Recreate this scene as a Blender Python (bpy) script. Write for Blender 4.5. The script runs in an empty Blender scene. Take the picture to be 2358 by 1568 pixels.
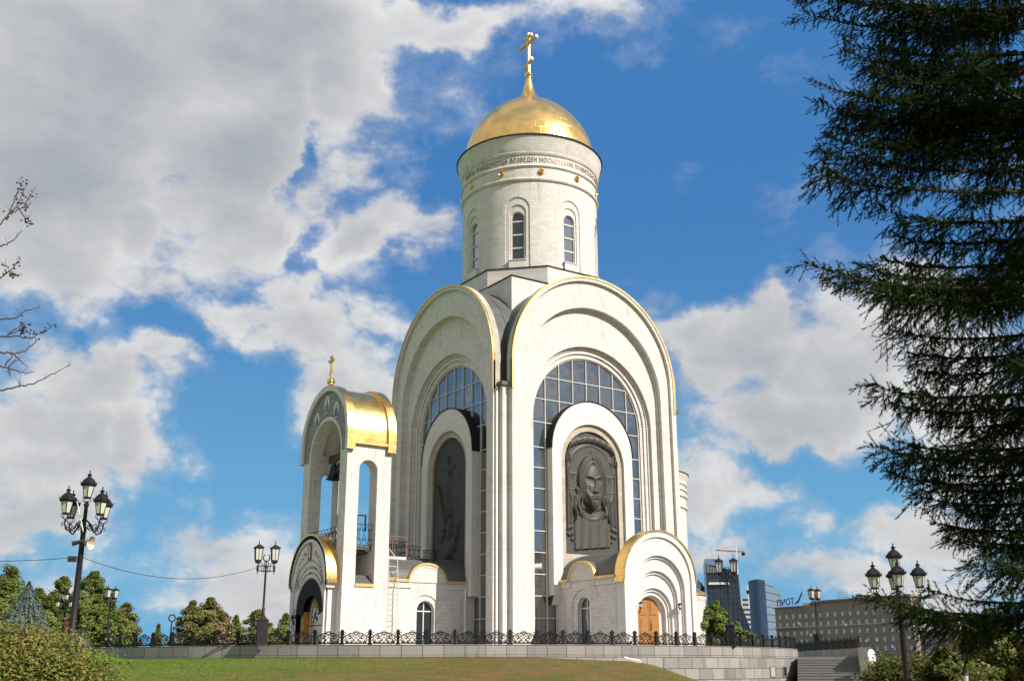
import bpy, math, random
import numpy as np
from mathutils import Vector, Matrix
random.seed(7); rng = np.random.default_rng(11)
PI = math.pi; R_ = math.radians
scene = bpy.context.scene
COL = scene.collection

# ---------------------------------------------------------------- camera
CAM = Vector((-44.147, -63.199, -1.116))
yaw, pitch, roll = R_(56.118), R_(17.046), R_(-0.167)
fw = Vector((math.cos(pitch)*math.cos(yaw), math.cos(pitch)*math.sin(yaw), math.sin(pitch)))
rt = Vector((math.sin(yaw), -math.cos(yaw), 0)); up = rt.cross(fw)
r2 = rt*math.cos(roll)+up*math.sin(roll); u2 = -rt*math.sin(roll)+up*math.cos(roll)
cam_data = bpy.data.cameras.new('camera'); cam = bpy.data.objects.new('camera', cam_data); COL.objects.link(cam)
cam_data.sensor_width = 36; cam_data.lens = 36*2459.4/2358; cam_data.clip_start = 0.1; cam_data.clip_end = 12000
m = Matrix((r2, u2, -fw)).transposed().to_4x4(); m.translation = CAM; cam.matrix_world = m
scene.camera = cam
scene.view_settings.view_transform = 'Standard'; scene.view_settings.look = 'None'
scene.view_settings.exposure = 0.35; scene.view_settings.gamma = 1.0

# ---------------------------------------------------------------- sun
SUN_AZ, SUN_EL = 291.0, 37.0
sdir = Vector((math.cos(R_(SUN_EL))*math.cos(R_(SUN_AZ)), math.cos(R_(SUN_EL))*math.sin(R_(SUN_AZ)), math.sin(R_(SUN_EL))))
sl = bpy.data.lights.new('sun', 'SUN'); sl.energy = 5.0; sl.angle = R_(0.5); sl.color = (1.0, 0.94, 0.86)
so = bpy.data.objects.new('sun', sl); COL.objects.link(so)
so.rotation_euler = (-sdir).to_track_quat('-Z', 'Y').to_euler()

# ---------------------------------------------------------------- world: sky and clouds
W = bpy.data.worlds.new('World'); scene.world = W; W.use_nodes = True
nt = W.node_tree; nt.nodes.clear()
class NG:
    """tiny node-graph writer"""
    def __init__(s, nt): s.nt = nt
    def n(s, t, **k):
        d = s.nt.nodes.new(t)
        for a, b in k.items(): setattr(d, a, b)
        return d
    def put(s, sock, v):
        if isinstance(v, bpy.types.NodeSocket): s.nt.links.new(v, sock)
        elif v is not None: sock.default_value = v
    def math(s, op, a, b=None, c=None, clamp=False):
        d = s.n('ShaderNodeMath', operation=op, use_clamp=clamp)
        s.put(d.inputs[0], a)
        if b is not None: s.put(d.inputs[1], b)
        if c is not None: s.put(d.inputs[2], c)
        return d.outputs[0]
    def vmath(s, op, a, b=None):
        d = s.n('ShaderNodeVectorMath', operation=op); s.put(d.inputs[0], a)
        if b is not None: s.put(d.inputs[1], b)
        return d.outputs[0]
    def noise(s, vec, scale, detail=5, rough=0.5, dist=0.0, out='Fac', dim='3D'):
        d = s.n('ShaderNodeTexNoise', noise_dimensions=dim); s.put(d.inputs['Vector'], vec)
        s.put(d.inputs['Scale'], scale); s.put(d.inputs['Detail'], detail); s.put(d.inputs['Roughness'], rough); s.put(d.inputs['Distortion'], dist)
        return d.outputs[out]
    def mix(s, f, a, b, blend='MIX'):
        d = s.n('ShaderNodeMix', data_type='RGBA', blend_type=blend)
        s.put(d.inputs[0], f); s.put(d.inputs[6], a); s.put(d.inputs[7], b); return d.outputs[2]
    def ramp(s, f, stops, interp='LINEAR'):
        d = s.n('ShaderNodeValToRGB'); s.put(d.inputs[0], f); cr = d.color_ramp; cr.interpolation = interp
        while len(cr.elements) < len(stops): cr.elements.new(0.5)
        for e, (p, c) in zip(cr.elements, stops):
            e.position = p; e.color = (c if len(c) == 4 else tuple(c)+(1,)) if not isinstance(c, (int, float)) else (c, c, c, 1)
        return d.outputs[0]
    def smooth(s, x, a, b):
        d = s.n('ShaderNodeMapRange', interpolation_type='SMOOTHSTEP'); s.put(d.inputs[0], x)
        d.inputs[1].default_value = a; d.inputs[2].default_value = b; return d.outputs[0]
g = NG(nt)
sky = g.n('ShaderNodeTexSky', sky_type='NISHITA'); sky.sun_disc = False
sky.sun_elevation = R_(SUN_EL); sky.sun_rotation = R_(90-SUN_AZ); sky.air_density = 1.15; sky.dust_density = 0.35; sky.ozone_density = 3.0; sky.altitude = 150
tc = g.n('ShaderNodeTexCoord'); dirv = g.vmath('NORMALIZE', tc.outputs['Generated'])
sp = g.n('ShaderNodeSeparateXYZ'); g.put(sp.inputs[0], dirv)
azd = g.math('MULTIPLY', g.math('ARCTAN2', sp.outputs[1], sp.outputs[0]), 180/PI)
eld = g.math('MULTIPLY', g.math('ARCSINE', sp.outputs[2]), 180/PI)
# banks of cloud: azimuth, elevation, half widths (degrees), weight; banks outside the view are added to whiten the ambient light
BANKS = [(76.2,21.4,3.0,2.0,.95),(-30,30,40,18,.8),(-120,34,45,26,.95),(160,30,45,26,1.0),(-172,35,30,28,.95),(10,18,25,9,.6),(-70,20,34,10,.8),(120,40,25,20,.9),(-90,70,90,14,.7),(90,72,90,14,.7),(79.4, 29.9, 10.7, 6.7, 1), (69.8, 31.2, 8.2, 5.3, 1), (71.5, 25.1, 6.2, 4.8, 1), (81.8, 23.3, 6.2, 5.2, 1), (63.3, 29.1, 2.4, 2.4, 0.75), (60.8, 33.2, 6.1, 1.3, 0.75), (52.0, 34.0, 5.1, 1.2, 0.55), (49.7, 32.6, 2.4, 1.1, 0.35), (64.8, 26.0, 2.8, 2.1, 0.8), (64.4, 21.9, 2.6, 2.1, 0.9), (61.5, 23.2, 2.4, 1.4, 0.7), (70.9, 17.6, 2.7, 1.5, 0.85), (68.0, 18.9, 2.1, 1.7, 0.75), (67.6, 16.4, 3.5, 2.2, 0.9), (65.4, 14.2, 3.0, 1.9, 0.85), (63.6, 16.6, 1.9, 1.4, 0.7), (80.8, 19.2, 5.3, 2.5, 0.85), (76.3, 18.9, 3.7, 1.9, 0.8), (78.5, 13.6, 4.3, 2.0, 0.85), (75.4, 15.4, 1.4, 1.1, 0.75), (75.6, 10.5, 2.3, 2.5, 0.9), (79.9, 9.8, 4.3, 2.7, 0.95), (80.1, 6.7, 4.4, 1.5, 0.8), (72.4, 5.7, 3.2, 1.5, 0.8), (70.0, 4.2, 5.6, 1.5, 0.75), (68.2, 3.0, 6.5, 1.3, 0.7), (79.6, 2.8, 3.8, 1.4, 0.5), (43.6, 16.9, 4.9, 2.5, 1), (46.6, 18.3, 2.6, 1.5, 0.85), (41.7, 18.4, 2.0, 1.4, 0.9), (37.9, 14.7, 4.4, 3.7, 1), (46.1, 15.0, 3.3, 2.5, 0.8), (41.6, 12.5, 6.0, 2.5, 0.95), (33.5, 17.1, 3.1, 2.6, 0.9), (32.0, 13.1, 4.0, 6.3, 0.8), (44.6, 8.8, 3.8, 1.8, 0.8), (41.0, 7.4, 2.4, 1.3, 0.8), (45.7, 6.2, 3.3, 1.3, 0.75), (34.7, 6.7, 3.4, 1.6, 0.8), (38.5, 4.3, 6.8, 1.3, 0.6), (33.2, 2.7, 3.8, 2.0, 0.6), (49.7, 20.3, 1.5, 1.3, 0.42), (48.8, 18.4, 1.4, 1.4, 0.4)]
GAPS = [(74.8, 16.9, 2.4, 0.9, 0.55), (79.9, 16.0, 0.6, 0.5, 0.6), (67.9, 26.6, 0.6, 2.2, 0.7), (67.3, 21.9, 0.7, 1.4, 0.6), (71.9, 13.0, 2.4, 2.5, 0.5), (61.8, 20.3, 2.9, 0.7, 0.4), (45.1, 11.6, 0.9, 0.7, 0.3), (42.9, 10.1, 2.0, 0.6, 0.5), (60.1, 25.2, 1.5, 1.4, 0.3)]
def blobs(L, pw=-0.6):
    acc = None
    for a, e, wa, we, wt in L:
        x = g.math('MULTIPLY_ADD', azd, 1/wa, -a/wa); y = g.math('MULTIPLY_ADD', eld, 1/we, -e/we)
        b = g.math('MULTIPLY', g.math('POWER', 2.718, g.math('MULTIPLY', g.math('MULTIPLY_ADD', x, x, g.math('MULTIPLY', y, y)), pw)), wt)
        acc = b if acc is None else g.math('MAXIMUM', acc, b)
    return acc
wn = g.n('ShaderNodeTexNoise'); g.put(wn.inputs['Vector'], dirv); wn.inputs['Scale'].default_value = 7.0; wn.inputs['Detail'].default_value = 5; wn.inputs['Roughness'].default_value = .6
wsep = g.n('ShaderNodeSeparateColor'); g.put(wsep.inputs[0], wn.outputs['Color'])
azd = g.math('ADD', azd, g.math('MULTIPLY', g.math('SUBTRACT', wsep.outputs[0], .5), 12.0)); eld0 = eld; eld = g.math('ADD', eld, g.math('MULTIPLY', g.math('SUBTRACT', wsep.outputs[1], .5), 9.0))
acc = g.math('SUBTRACT', blobs(BANKS), g.math('MULTIPLY', blobs(GAPS), .6))
def cloud(vec):
    n1 = g.noise(vec, 7.5, 9, 0.62, 0.15); n2 = g.noise(vec, 2.6, 3, 0.5)
    return g.math('ADD', g.math('MULTIPLY', n1, 0.75), g.math('MULTIPLY', n2, 0.35))
stretch = g.n('ShaderNodeMapping'); g.put(stretch.inputs[0], dirv); stretch.inputs['Scale'].default_value = (1, 1, 1.7)
cv = stretch.outputs[0]
n0 = cloud(cv)
ns = cloud(g.vmath('ADD', cv, tuple(0.045*c for c in sdir)))
dens = g.math('ADD', g.math('MULTIPLY', acc, 0.66), g.math('MULTIPLY', g.math('SUBTRACT', n0, 0.555), 1.4))
cover = g.smooth(dens, 0.18, 0.46)
cover = g.math('MAXIMUM', g.math('MULTIPLY', cover, .97), g.math('MULTIPLY', g.smooth(dens, 0.10, 0.34), 0.28))
thick = g.smooth(dens, 0.36, 0.82)
soft = g.noise(cv, 4.0, 4, 0.5)
relief = g.math('ADD', g.math('MULTIPLY', g.math('SUBTRACT', n0, ns), 1.5), g.math('MULTIPLY', g.math('SUBTRACT', soft, .5), .9))
shade = g.math('ADD', g.math('SUBTRACT', 0.84, g.math('MULTIPLY', thick, 0.46)), relief, clamp=True)
ccol = g.ramp(shade, [(0.0, (.25, .28, .325)), (0.35, (.345, .365, .395)), (0.65, (.45, .455, .465)), (1.0, (.64, .635, .63))])
hz = g.smooth(eld0, 27.0, 1.0)
blue = g.mix(0.82, g.vmath('MULTIPLY', sky.outputs[0], (.05, .05, .05)), (.045, .180, .45, 1), 'MIX')
blue = g.mix(g.math('MULTIPLY', g.math('POWER', hz, 1.3), 0.92), blue, (.135, .365, .56, 1))
skys = g.n('ShaderNodeBackground'); g.put(skys.inputs[0], blue); skys.inputs[1].default_value = 1.0
clds = g.n('ShaderNodeBackground'); g.put(clds.inputs[0], ccol); clds.inputs[1].default_value = 1.0
ms = g.n('ShaderNodeMixShader'); g.put(ms.inputs[0], cover); nt.links.new(skys.outputs[0], ms.inputs[1]); nt.links.new(clds.outputs[0], ms.inputs[2])
wo = g.n('ShaderNodeOutputWorld'); nt.links.new(ms.outputs[0], wo.inputs[0])

# ---------------------------------------------------------------- helpers
def put(o, label=None, cat=None, group=None, kind=None):
    if label: o['label'] = label
    if cat: o['category'] = cat
    if group: o['group'] = group
    if kind: o['kind'] = kind
    return o
def empty(name, loc=(0,0,0), label=None, cat=None, group=None):
    o = bpy.data.objects.new(name, None); o.location = loc; o.empty_display_size = 0.3; COL.objects.link(o)
    return put(o, label, cat, group)
def copy_tree(o, parent=None):
    c = o.copy(); COL.objects.link(c); c.parent = parent
    if parent is not None: c.matrix_parent_inverse = o.matrix_parent_inverse
    for ch in list(o.children): copy_tree(ch, c)
    return c
ORIGIN = {}
class MB:
    def __init__(s): s.v = []; s.f = []; s.mi = []; s.m = 0; s.uv = {}
    def add(s, vs, fs, uvs=None):
        b = len(s.v); s.v += [tuple(p) for p in vs]
        for i, f in enumerate(fs):
            s.f.append(tuple(b+k for k in f)); s.mi.append(s.m)
            if uvs is not None: s.uv[len(s.f)-1] = [uvs[k] for k in f]
        return s
    def box(s, x0, x1, y0, y1, z0, z1, T=None):
        p = [(x0,y0,z0),(x1,y0,z0),(x1,y1,z0),(x0,y1,z0),(x0,y0,z1),(x1,y0,z1),(x1,y1,z1),(x0,y1,z1)]
        if T: p = [T(*q) for q in p]
        return s.add(p, [(0,3,2,1),(4,5,6,7),(0,1,5,4),(1,2,6,5),(2,3,7,6),(3,0,4,7)])
    def strip(s, P, Q, T=None):
        if T: P = [T(*q) for q in P]; Q = [T(*q) for q in Q]
        n = len(P); return s.add(list(P)+list(Q), [(i, i+1, n+i+1, n+i) for i in range(n-1)])
    def loft(s, rings, closed=True, caps=False):
        n = len(rings[0]); vs = [q for r in rings for q in r]; fs = []
        for a in range(len(rings)-1):
            for i in range(n if closed else n-1):
                j = (i+1) % n; fs.append((a*n+i, a*n+j, (a+1)*n+j, (a+1)*n+i))
        if caps: fs.append(tuple(range(n-1, -1, -1))); fs.append(tuple((len(rings)-1)*n+i for i in range(n)))
        return s.add(vs, fs)
    def poly(s, pts, T=None):
        if T: pts = [T(*q) for q in pts]
        return s.add(pts, [tuple(range(len(pts)))])
    def tube(s, pts, r, n=6, caps=True):
        pts = [Vector(p) for p in pts]; N = len(pts); rr = r if isinstance(r, (list, tuple)) else [r]*N
        rings = []; ref = None
        for i, p in enumerate(pts):
            t = (pts[min(i+1, N-1)]-pts[max(i-1, 0)])
            t = t.normalized() if t.length > 1e-9 else Vector((0,0,1))
            if ref is None: ref = Vector((0,0,1)) if abs(t.z) < 0.9 else Vector((1,0,0))
            a = (ref - t*ref.dot(t)); a = a.normalized() if a.length > 1e-6 else t.orthogonal().normalized()
            b = t.cross(a); ref = a
            rings.append([p + (a*math.cos(2*PI*k/n)+b*math.sin(2*PI*k/n))*rr[i] for k in range(n)])
        return s.loft(rings, True, caps)
    def lathe(s, prof, c=(0,0,0), n=32, a0=0.0, a1=2*PI, cap=False):
        full = abs(a1-a0-2*PI) < 1e-6; k = n if full else n+1
        rings = [[(c[0]+r*math.cos(a0+(a1-a0)*i/n), c[1]+r*math.sin(a0+(a1-a0)*i/n), c[2]+z) for i in range(k)] for r, z in prof]
        return s.loft(rings, full, cap and full)
    def build(s, name, mat, parent=None, smooth=35, loc=None):
        me = bpy.data.meshes.new(name)
        vs = s.v
        if loc is not None: vs = [(p[0]-loc[0], p[1]-loc[1], p[2]-loc[2]) for p in vs]
        me.from_pydata(vs, [], s.f)
        for mm in (mat if isinstance(mat, (list, tuple)) else [mat]): me.materials.append(mm)
        if any(s.mi): me.polygons.foreach_set('material_index', s.mi)
        if s.uv:
            ul = me.uv_layers.new(name='UVMap'); k = 0
            for i, f in enumerate(s.f):
                u = s.uv.get(i)
                for j in range(len(f)): ul.data[k].uv = u[j] if u else (0, 0); k += 1
        if smooth: me.shade_smooth(); me.set_sharp_from_angle(angle=R_(smooth))
        me.update(); o = bpy.data.objects.new(name, me); COL.objects.link(o)
        if loc is not None: o.location = loc
        if parent is not None:
            o.parent = parent
            if loc is None: o.matrix_parent_inverse = parent_world(parent).inverted()
        return o
def parent_world(o):
    M = Matrix.Translation(o.location) @ o.rotation_euler.to_matrix().to_4x4()
    return (parent_world(o.parent) @ o.matrix_parent_inverse @ M) if o.parent else M
def np_mesh(name, verts, faces, mat, parent=None, smooth=False):
    """verts (N,3); faces (M,k) of one size k"""
    me = bpy.data.meshes.new(name); N = len(verts); M, k = faces.shape
    me.vertices.add(N); me.vertices.foreach_set('co', np.ascontiguousarray(verts, dtype=np.float32).ravel())
    me.loops.add(M*k); me.loops.foreach_set('vertex_index', np.ascontiguousarray(faces, dtype=np.int32).ravel())
    me.polygons.add(M); me.polygons.foreach_set('loop_start', np.arange(0, M*k, k, dtype=np.int32)); me.polygons.foreach_set('loop_total', np.full(M, k, dtype=np.int32))
    me.materials.append(mat); me.update(calc_edges=True); me.validate()
    if smooth: me.shade_smooth()
    o = bpy.data.objects.new(name, me); COL.objects.link(o)
    if parent is not None: o.parent = parent; o.matrix_parent_inverse = parent_world(parent).inverted()
    return o
def azd_xy(az, d): return (CAM.x+d*math.cos(R_(az)), CAM.y+d*math.sin(R_(az)))
def adt(az, d, tn): x, y = azd_xy(az, d); return (x, y, CAM.z+d*tn)

# ---------------------------------------------------------------- materials
def new_mat(name):
    mt = bpy.data.materials.new(name); mt.use_nodes = True; n_ = mt.node_tree; n_.nodes.clear(); gg = NG(n_)
    b = gg.n('ShaderNodeBsdfPrincipled'); o = gg.n('ShaderNodeOutputMaterial'); n_.links.new(b.outputs[0], o.inputs[0])
    return mt, gg, b, o
def simple(name, col, rough=0.6, metal=0.0, noise=0.12, scale=4.0, bump=0.0, spec=0.5):
    mt, gg, b, o = new_mat(name); t = gg.n('ShaderNodeTexCoord')
    f = gg.noise(t.outputs['Object'], scale, 6, 0.6)
    k = gg.math('ADD', gg.math('MULTIPLY', f, 2*noise), 1-noise)
    mx = gg.n('ShaderNodeVectorMath', operation='SCALE'); mx.inputs[0].default_value = col[:3]; gg.put(mx.inputs[3], k)
    gg.put(b.inputs['Base Color'], mx.outputs[0]); gg.put(b.inputs['Roughness'], gg.math('ADD', gg.math('MULTIPLY', f, 0.2), rough-0.1))
    b.inputs['Metallic'].default_value = metal; b.inputs['Specular IOR Level'].default_value = spec
    if bump:
        bp = gg.n('ShaderNodeBump'); bp.inputs['Strength'].default_value = bump; bp.inputs['Distance'].default_value = 0.02
        gg.put(bp.inputs['Height'], gg.noise(t.outputs['Object'], scale*8, 4)); gg.nt.links.new(bp.outputs[0], b.inputs['Normal'])
    return mt
def ashlar(name, col, mode='box', bw=0.46, bh=0.23, mortar=0.007, contrast=0.16, stain=0.38, radius=5.27, rough=0.72, dark=0.62):
    """stone slabs: running bond with faint joints, rain streaks and patches"""
    mt, gg, b, o = new_mat(name); t = gg.n('ShaderNodeTexCoord'); s = gg.n('ShaderNodeSeparateXYZ')
    if mode == 'uv':
        gg.put(s.inputs[0], t.outputs['UV']); U = s.outputs[0]; V = s.outputs[1]
    else:
        gg.put(s.inputs[0], t.outputs['Object'])
        if mode == 'cyl': U = gg.math('MULTIPLY', gg.math('ARCTAN2', s.outputs[1], s.outputs[0]), radius)
        else: U = gg.math('ADD', s.outputs[0], s.outputs[1])
        V = s.outputs[2]
    cb = gg.n('ShaderNodeCombineXYZ'); gg.put(cb.inputs[0], U); gg.put(cb.inputs[1], V)
    br = gg.n('ShaderNodeTexBrick'); gg.put(br.inputs['Vector'], cb.outputs[0]); br.offset = 0.5
    br.inputs['Scale'].default_value = 1.0; br.inputs['Brick Width'].default_value = bw; br.inputs['Row Height'].default_value = bh
    br.inputs['Mortar Size'].default_value = mortar; br.inputs['Mortar Smooth'].default_value = 0.3; br.inputs['Bias'].default_value = -0.2
    c = Vector(col[:3]); br.inputs['Color1'].default_value = (*(c*(1+contrast*0.4)), 1); br.inputs['Color2'].default_value = (*(c*(1-contrast*0.6)), 1)
    br.inputs['Mortar'].default_value = (*(c*dark), 1)
    mp = gg.n('ShaderNodeMapping'); gg.put(mp.inputs[0], cb.outputs[0]); mp.inputs['Scale'].default_value = (1.6, 0.22, 1)
    st = gg.noise(mp.outputs[0], 2.0, 7, 0.62); pt = gg.noise(t.outputs['Object'], 0.45, 6, 0.6); fine = gg.noise(t.outputs['Object'], 9.0, 5, 0.6)
    k = gg.math('SUBTRACT', 1.0, gg.math('MULTIPLY', gg.smooth(st, 0.52, 0.80), stain))
    k2 = gg.math('ADD', gg.math('MULTIPLY', pt, 0.22), 0.89); k3 = gg.math('ADD', gg.math('MULTIPLY', fine, 0.12), 0.94)
    kk = gg.math('MULTIPLY', gg.math('MULTIPLY', k, k2), k3)
    mx = gg.n('ShaderNodeVectorMath', operation='SCALE'); gg.put(mx.inputs[0], br.outputs['Color']); gg.put(mx.inputs[3], kk)
    gg.put(b.inputs['Base Color'], mx.outputs[0]); b.inputs['Roughness'].default_value = rough; b.inputs['Specular IOR Level'].default_value = 0.25
    bp = gg.n('ShaderNodeBump'); bp.inputs['Strength'].default_value = 0.35; bp.inputs['Distance'].default_value = 0.01
    gg.put(bp.inputs['Height'], gg.math('ADD', gg.math('MULTIPLY', br.outputs['Fac'], -1.0), gg.math('MULTIPLY', fine, 0.5)))
    gg.nt.links.new(bp.outputs[0], b.inputs['Normal'])
    return mt
def gold(name, col, rough, seams=0.0, metal=1.0, radial=False):
    mt, gg, b, o = new_mat(name); t = gg.n('ShaderNodeTexCoord')
    f = gg.noise(t.outputs['Object'], 1.7, 6, 0.6); f2 = gg.noise(t.outputs['Object'], 14, 4, 0.6)
    c = gg.mix(gg.smooth(f, 0.35, 0.7), (*[x*0.84 for x in col[:2]], col[2]*0.78, 1), (*col, 1))
    h = gg.math('ADD', gg.math('MULTIPLY', f, 0.6), gg.math('MULTIPLY', f2, 0.15))
    if seams:
        s = gg.n('ShaderNodeSeparateXYZ'); gg.put(s.inputs[0], t.outputs['Object'])
        if radial:
            U = gg.math('MULTIPLY', gg.math('ARCTAN2', s.outputs[1], s.outputs[0]), 5.0); V = s.outputs[2]
        else:
            U = gg.math('ADD', s.outputs[0], s.outputs[1]); V = s.outputs[2]
        cb = gg.n('ShaderNodeCombineXYZ'); gg.put(cb.inputs[0], U); gg.put(cb.inputs[1], V)
        br = gg.n('ShaderNodeTexBrick'); gg.put(br.inputs['Vector'], cb.outputs[0]); br.offset = 0.5
        br.inputs['Scale'].default_value = 1; br.inputs['Brick Width'].default_value = seams; br.inputs['Row Height'].default_value = seams*0.75; br.inputs['Mortar Size'].default_value = 0.012
        c = gg.mix(gg.math('MULTIPLY', br.outputs['Fac'], 0.25 if radial else 0.45), c, (*[x*0.45 for x in col], 1)); h = gg.math('SUBTRACT', h, gg.math('MULTIPLY', br.outputs['Fac'], 0.5))
    gg.put(b.inputs['Base Color'], c); b.inputs['Metallic'].default_value = metal
    gg.put(b.inputs['Roughness'], gg.math('ADD', gg.math('MULTIPLY', f, 0.14), rough-0.07))
    bp = gg.n('ShaderNodeBump'); bp.inputs['Strength'].default_value = 0.25; bp.inputs['Distance'].default_value = 0.03
    gg.put(bp.inputs['Height'], h); gg.nt.links.new(bp.outputs[0], b.inputs['Normal'])
    return mt
def glassy(name, col, rough=0.04, tint=(.8,.85,.9), refl=0.45, wob=0.25):
    mt, gg, b, o = new_mat(name); t = gg.n('ShaderNodeTexCoord')
    b.inputs['Base Color'].default_value = (*col, 1); b.inputs['Roughness'].default_value = 0.3
    gl = gg.n('ShaderNodeBsdfGlossy'); gl.inputs['Color'].default_value = (*tint, 1); gl.inputs['Roughness'].default_value = rough
    bp = gg.n('ShaderNodeBump'); bp.inputs['Strength'].default_value = wob; bp.inputs['Distance'].default_value = 0.05
    gg.put(bp.inputs['Height'], gg.noise(t.outputs['Object'], 0.9, 2, 0.4)); gg.nt.links.new(bp.outputs[0], gl.inputs['Normal'])
    lw = gg.n('ShaderNodeLayerWeight'); lw.inputs['Blend'].default_value = 0.35
    ms_ = gg.n('ShaderNodeMixShader'); gg.put(ms_.inputs[0], gg.math('ADD', gg.math('MULTIPLY', lw.outputs['Fresnel'], 0.5), refl, clamp=True))
    gg.nt.links.new(b.outputs[0], ms_.inputs[1]); gg.nt.links.new(gl.outputs[0], ms_.inputs[2]); gg.nt.links.new(ms_.outputs[0], o.inputs[0])
    return mt
def foliage(name, c1, c2, c3, trans=0.25, rough=0.6, patch=0.5, spec=0.3):
    mt, gg, b, o = new_mat(name); ge = gg.n('ShaderNodeNewGeometry'); t = gg.n('ShaderNodeTexCoord')
    rp = gg.ramp(ge.outputs['Random Per Island'], [(0, c1), (0.6, c2), (1.0, c3)])
    pt = gg.noise(t.outputs['Object'], patch, 4, 0.6); rp2 = gg.mix(gg.smooth(pt, 0.45, 0.72), rp, (*c3, 1))
    rp = gg.mix(0.55, rp, rp2)
    gg.put(b.inputs['Base Color'], rp); b.inputs['Roughness'].default_value = rough; b.inputs['Specular IOR Level'].default_value = spec
    tr = gg.n('ShaderNodeBsdfTranslucent'); gg.put(tr.inputs[0], rp)
    ms_ = gg.n('ShaderNodeMixShader'); ms_.inputs[0].default_value = trans
    gg.nt.links.new(b.outputs[0], ms_.inputs[1]); gg.nt.links.new(tr.outputs[0], ms_.inputs[2]); gg.nt.links.new(ms_.outputs[0], o.inputs[0])
    return mt
STONE = (.62, .575, .53)
M = dict(
 wall=ashlar('limestone_slabs', STONE), drum=ashlar('limestone_drum', STONE, 'cyl'),
 smooth=ashlar('limestone_smooth', (.66,.61,.565), bw=.9, bh=0.45, mortar=0.005, contrast=0.07, stain=0.2, dark=.8),
 beige=ashlar('beige_stone', (.42,.36,.28), bw=0.6, bh=0.4, contrast=0.3, stain=0.3),
 granite=ashlar('granite_slabs', (.265,.245,.222), 'uv', bw=1.02, bh=0.555, mortar=0.02, contrast=0.5, stain=0.55, dark=0.25, rough=.6),
 paving=ashlar('paving', (.30,.285,.26), 'box', bw=.9, bh=.6),
 step=simple('step_granite', (.20,.19,.175), .7, noise=.25, scale=2.5),
 dome=gold('gilded_dome', (1.0,.64,.22), .25, seams=.8, metal=.85, radial=True), gold=gold('gilded_sheet', (1.0,.66,.24), .30, seams=0.55),
 goldpaint=gold('gold_trim', (.74,.52,.22), .42, seams=0.7, metal=.5), goldshine=gold('gold_polished', (1.0,.66,.22), .16),
 lead=ashlar('lead_roof', (.105,.105,.098), bw=1.3, bh=.7, mortar=.02, contrast=.35, stain=.3, rough=.5), black=simple('black_roofing', (.016,.016,.018), .75, spec=.2),
 rim=ashlar('rim_stone', (.40,.385,.30), bw=.9, bh=.6, contrast=.3),
 bronze=simple('bronze_relief', (.055,.051,.042), .55, metal=.1, noise=.22, scale=2.5, bump=.25), bronzedark=simple('dark_bronze', (.034,.031,.024), .6, metal=.0, noise=.25, scale=3),
 iron=simple('cast_iron', (.012,.010,.010), .6, metal=.0, noise=.2, spec=.25), bell=simple('bell_bronze', (.03,.032,.035), .4, metal=.7),
 glass=glassy('window_glass', (.03,.03,.034), refl=.30, tint=(.84,.83,.82), wob=.35), glassd=glassy('dark_glass', (.012,.015,.02), refl=.06, tint=(.6,.65,.75)),
 frame=simple('window_frame', (.60,.57,.51), .5, noise=.05), white=simple('white_paint', (.75,.74,.72), .5, noise=.06),
 wood=simple('oak_door', (.34,.15,.038), .5, noise=.2, scale=3), woodd=simple('dark_wood', (.10,.05,.03), .7), ochre=simple('ochre_door', (.45,.22,.04), .5),
 red=simple('red_line', (.22,.03,.025), .6), letter=simple('dark_gilt_letter', (.23,.17,.09), .4, metal=.4), brown=simple('brown_letter', (.22,.15,.11), .6),
 blue=simple('mosaic_blue', (.05,.13,.22), .5, noise=.4, scale=8), pole=simple('lamp_post_paint', (.020,.015,.017), .5, noise=.15, spec=.3),
 frost=simple('frosted_lantern_glass', (.52,.53,.44), .25, noise=.08), rail=simple('red_brown_handrail', (.26,.11,.08), .5), ladder=simple('ladder_steel', (.62,.58,.50), .5, metal=.2),
 wire=simple('wire', (.03,.03,.03), .6), horn=simple('horn_speaker', (.42,.36,.32), .45, noise=.1), orange=simple('orange_plastic', (.55,.12,.04), .5), disc=simple('disc_white', (.80,.80,.80), .4, noise=.03),
)
def mosaic_mat(name, scale, cols, grout=(.5,.47,.42)):
    mt, gg, b, o = new_mat(name); t = gg.n('ShaderNodeTexCoord')
    f = gg.noise(t.outputs['Object'], scale, 3, 0.7, 1.2); c = gg.ramp(f, cols)
    v = gg.n('ShaderNodeTexVoronoi'); v.inputs['Scale'].default_value = 9; gg.put(v.inputs['Vector'], t.outputs['Object'])
    c = gg.mix(gg.math('MULTIPLY', gg.smooth(v.outputs['Distance'], .5, .8), .5), c, (*grout, 1))
    gg.put(b.inputs['Base Color'], c); b.inputs['Roughness'].default_value = .5
    return mt
M['mosaic'] = mosaic_mat('mosaic_band', 2.6, [(.25, (.16,.17,.19)), (.38, (.24,.22,.20)), (.44, (.05,.08,.13)), (.50, (.28,.23,.18)), (.56, (.17,.07,.05)), (.62, (.22,.21,.20)), (.70, (.04,.09,.14)), (.8, (.28,.24,.18))])
M['painted'] = mosaic_mat('painted_plaster', 1.6, [(.2, (.55,.52,.48)), (.55, (.6,.57,.52)), (.66, (.5,.3,.12)), (.8, (.6,.58,.54))])
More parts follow.
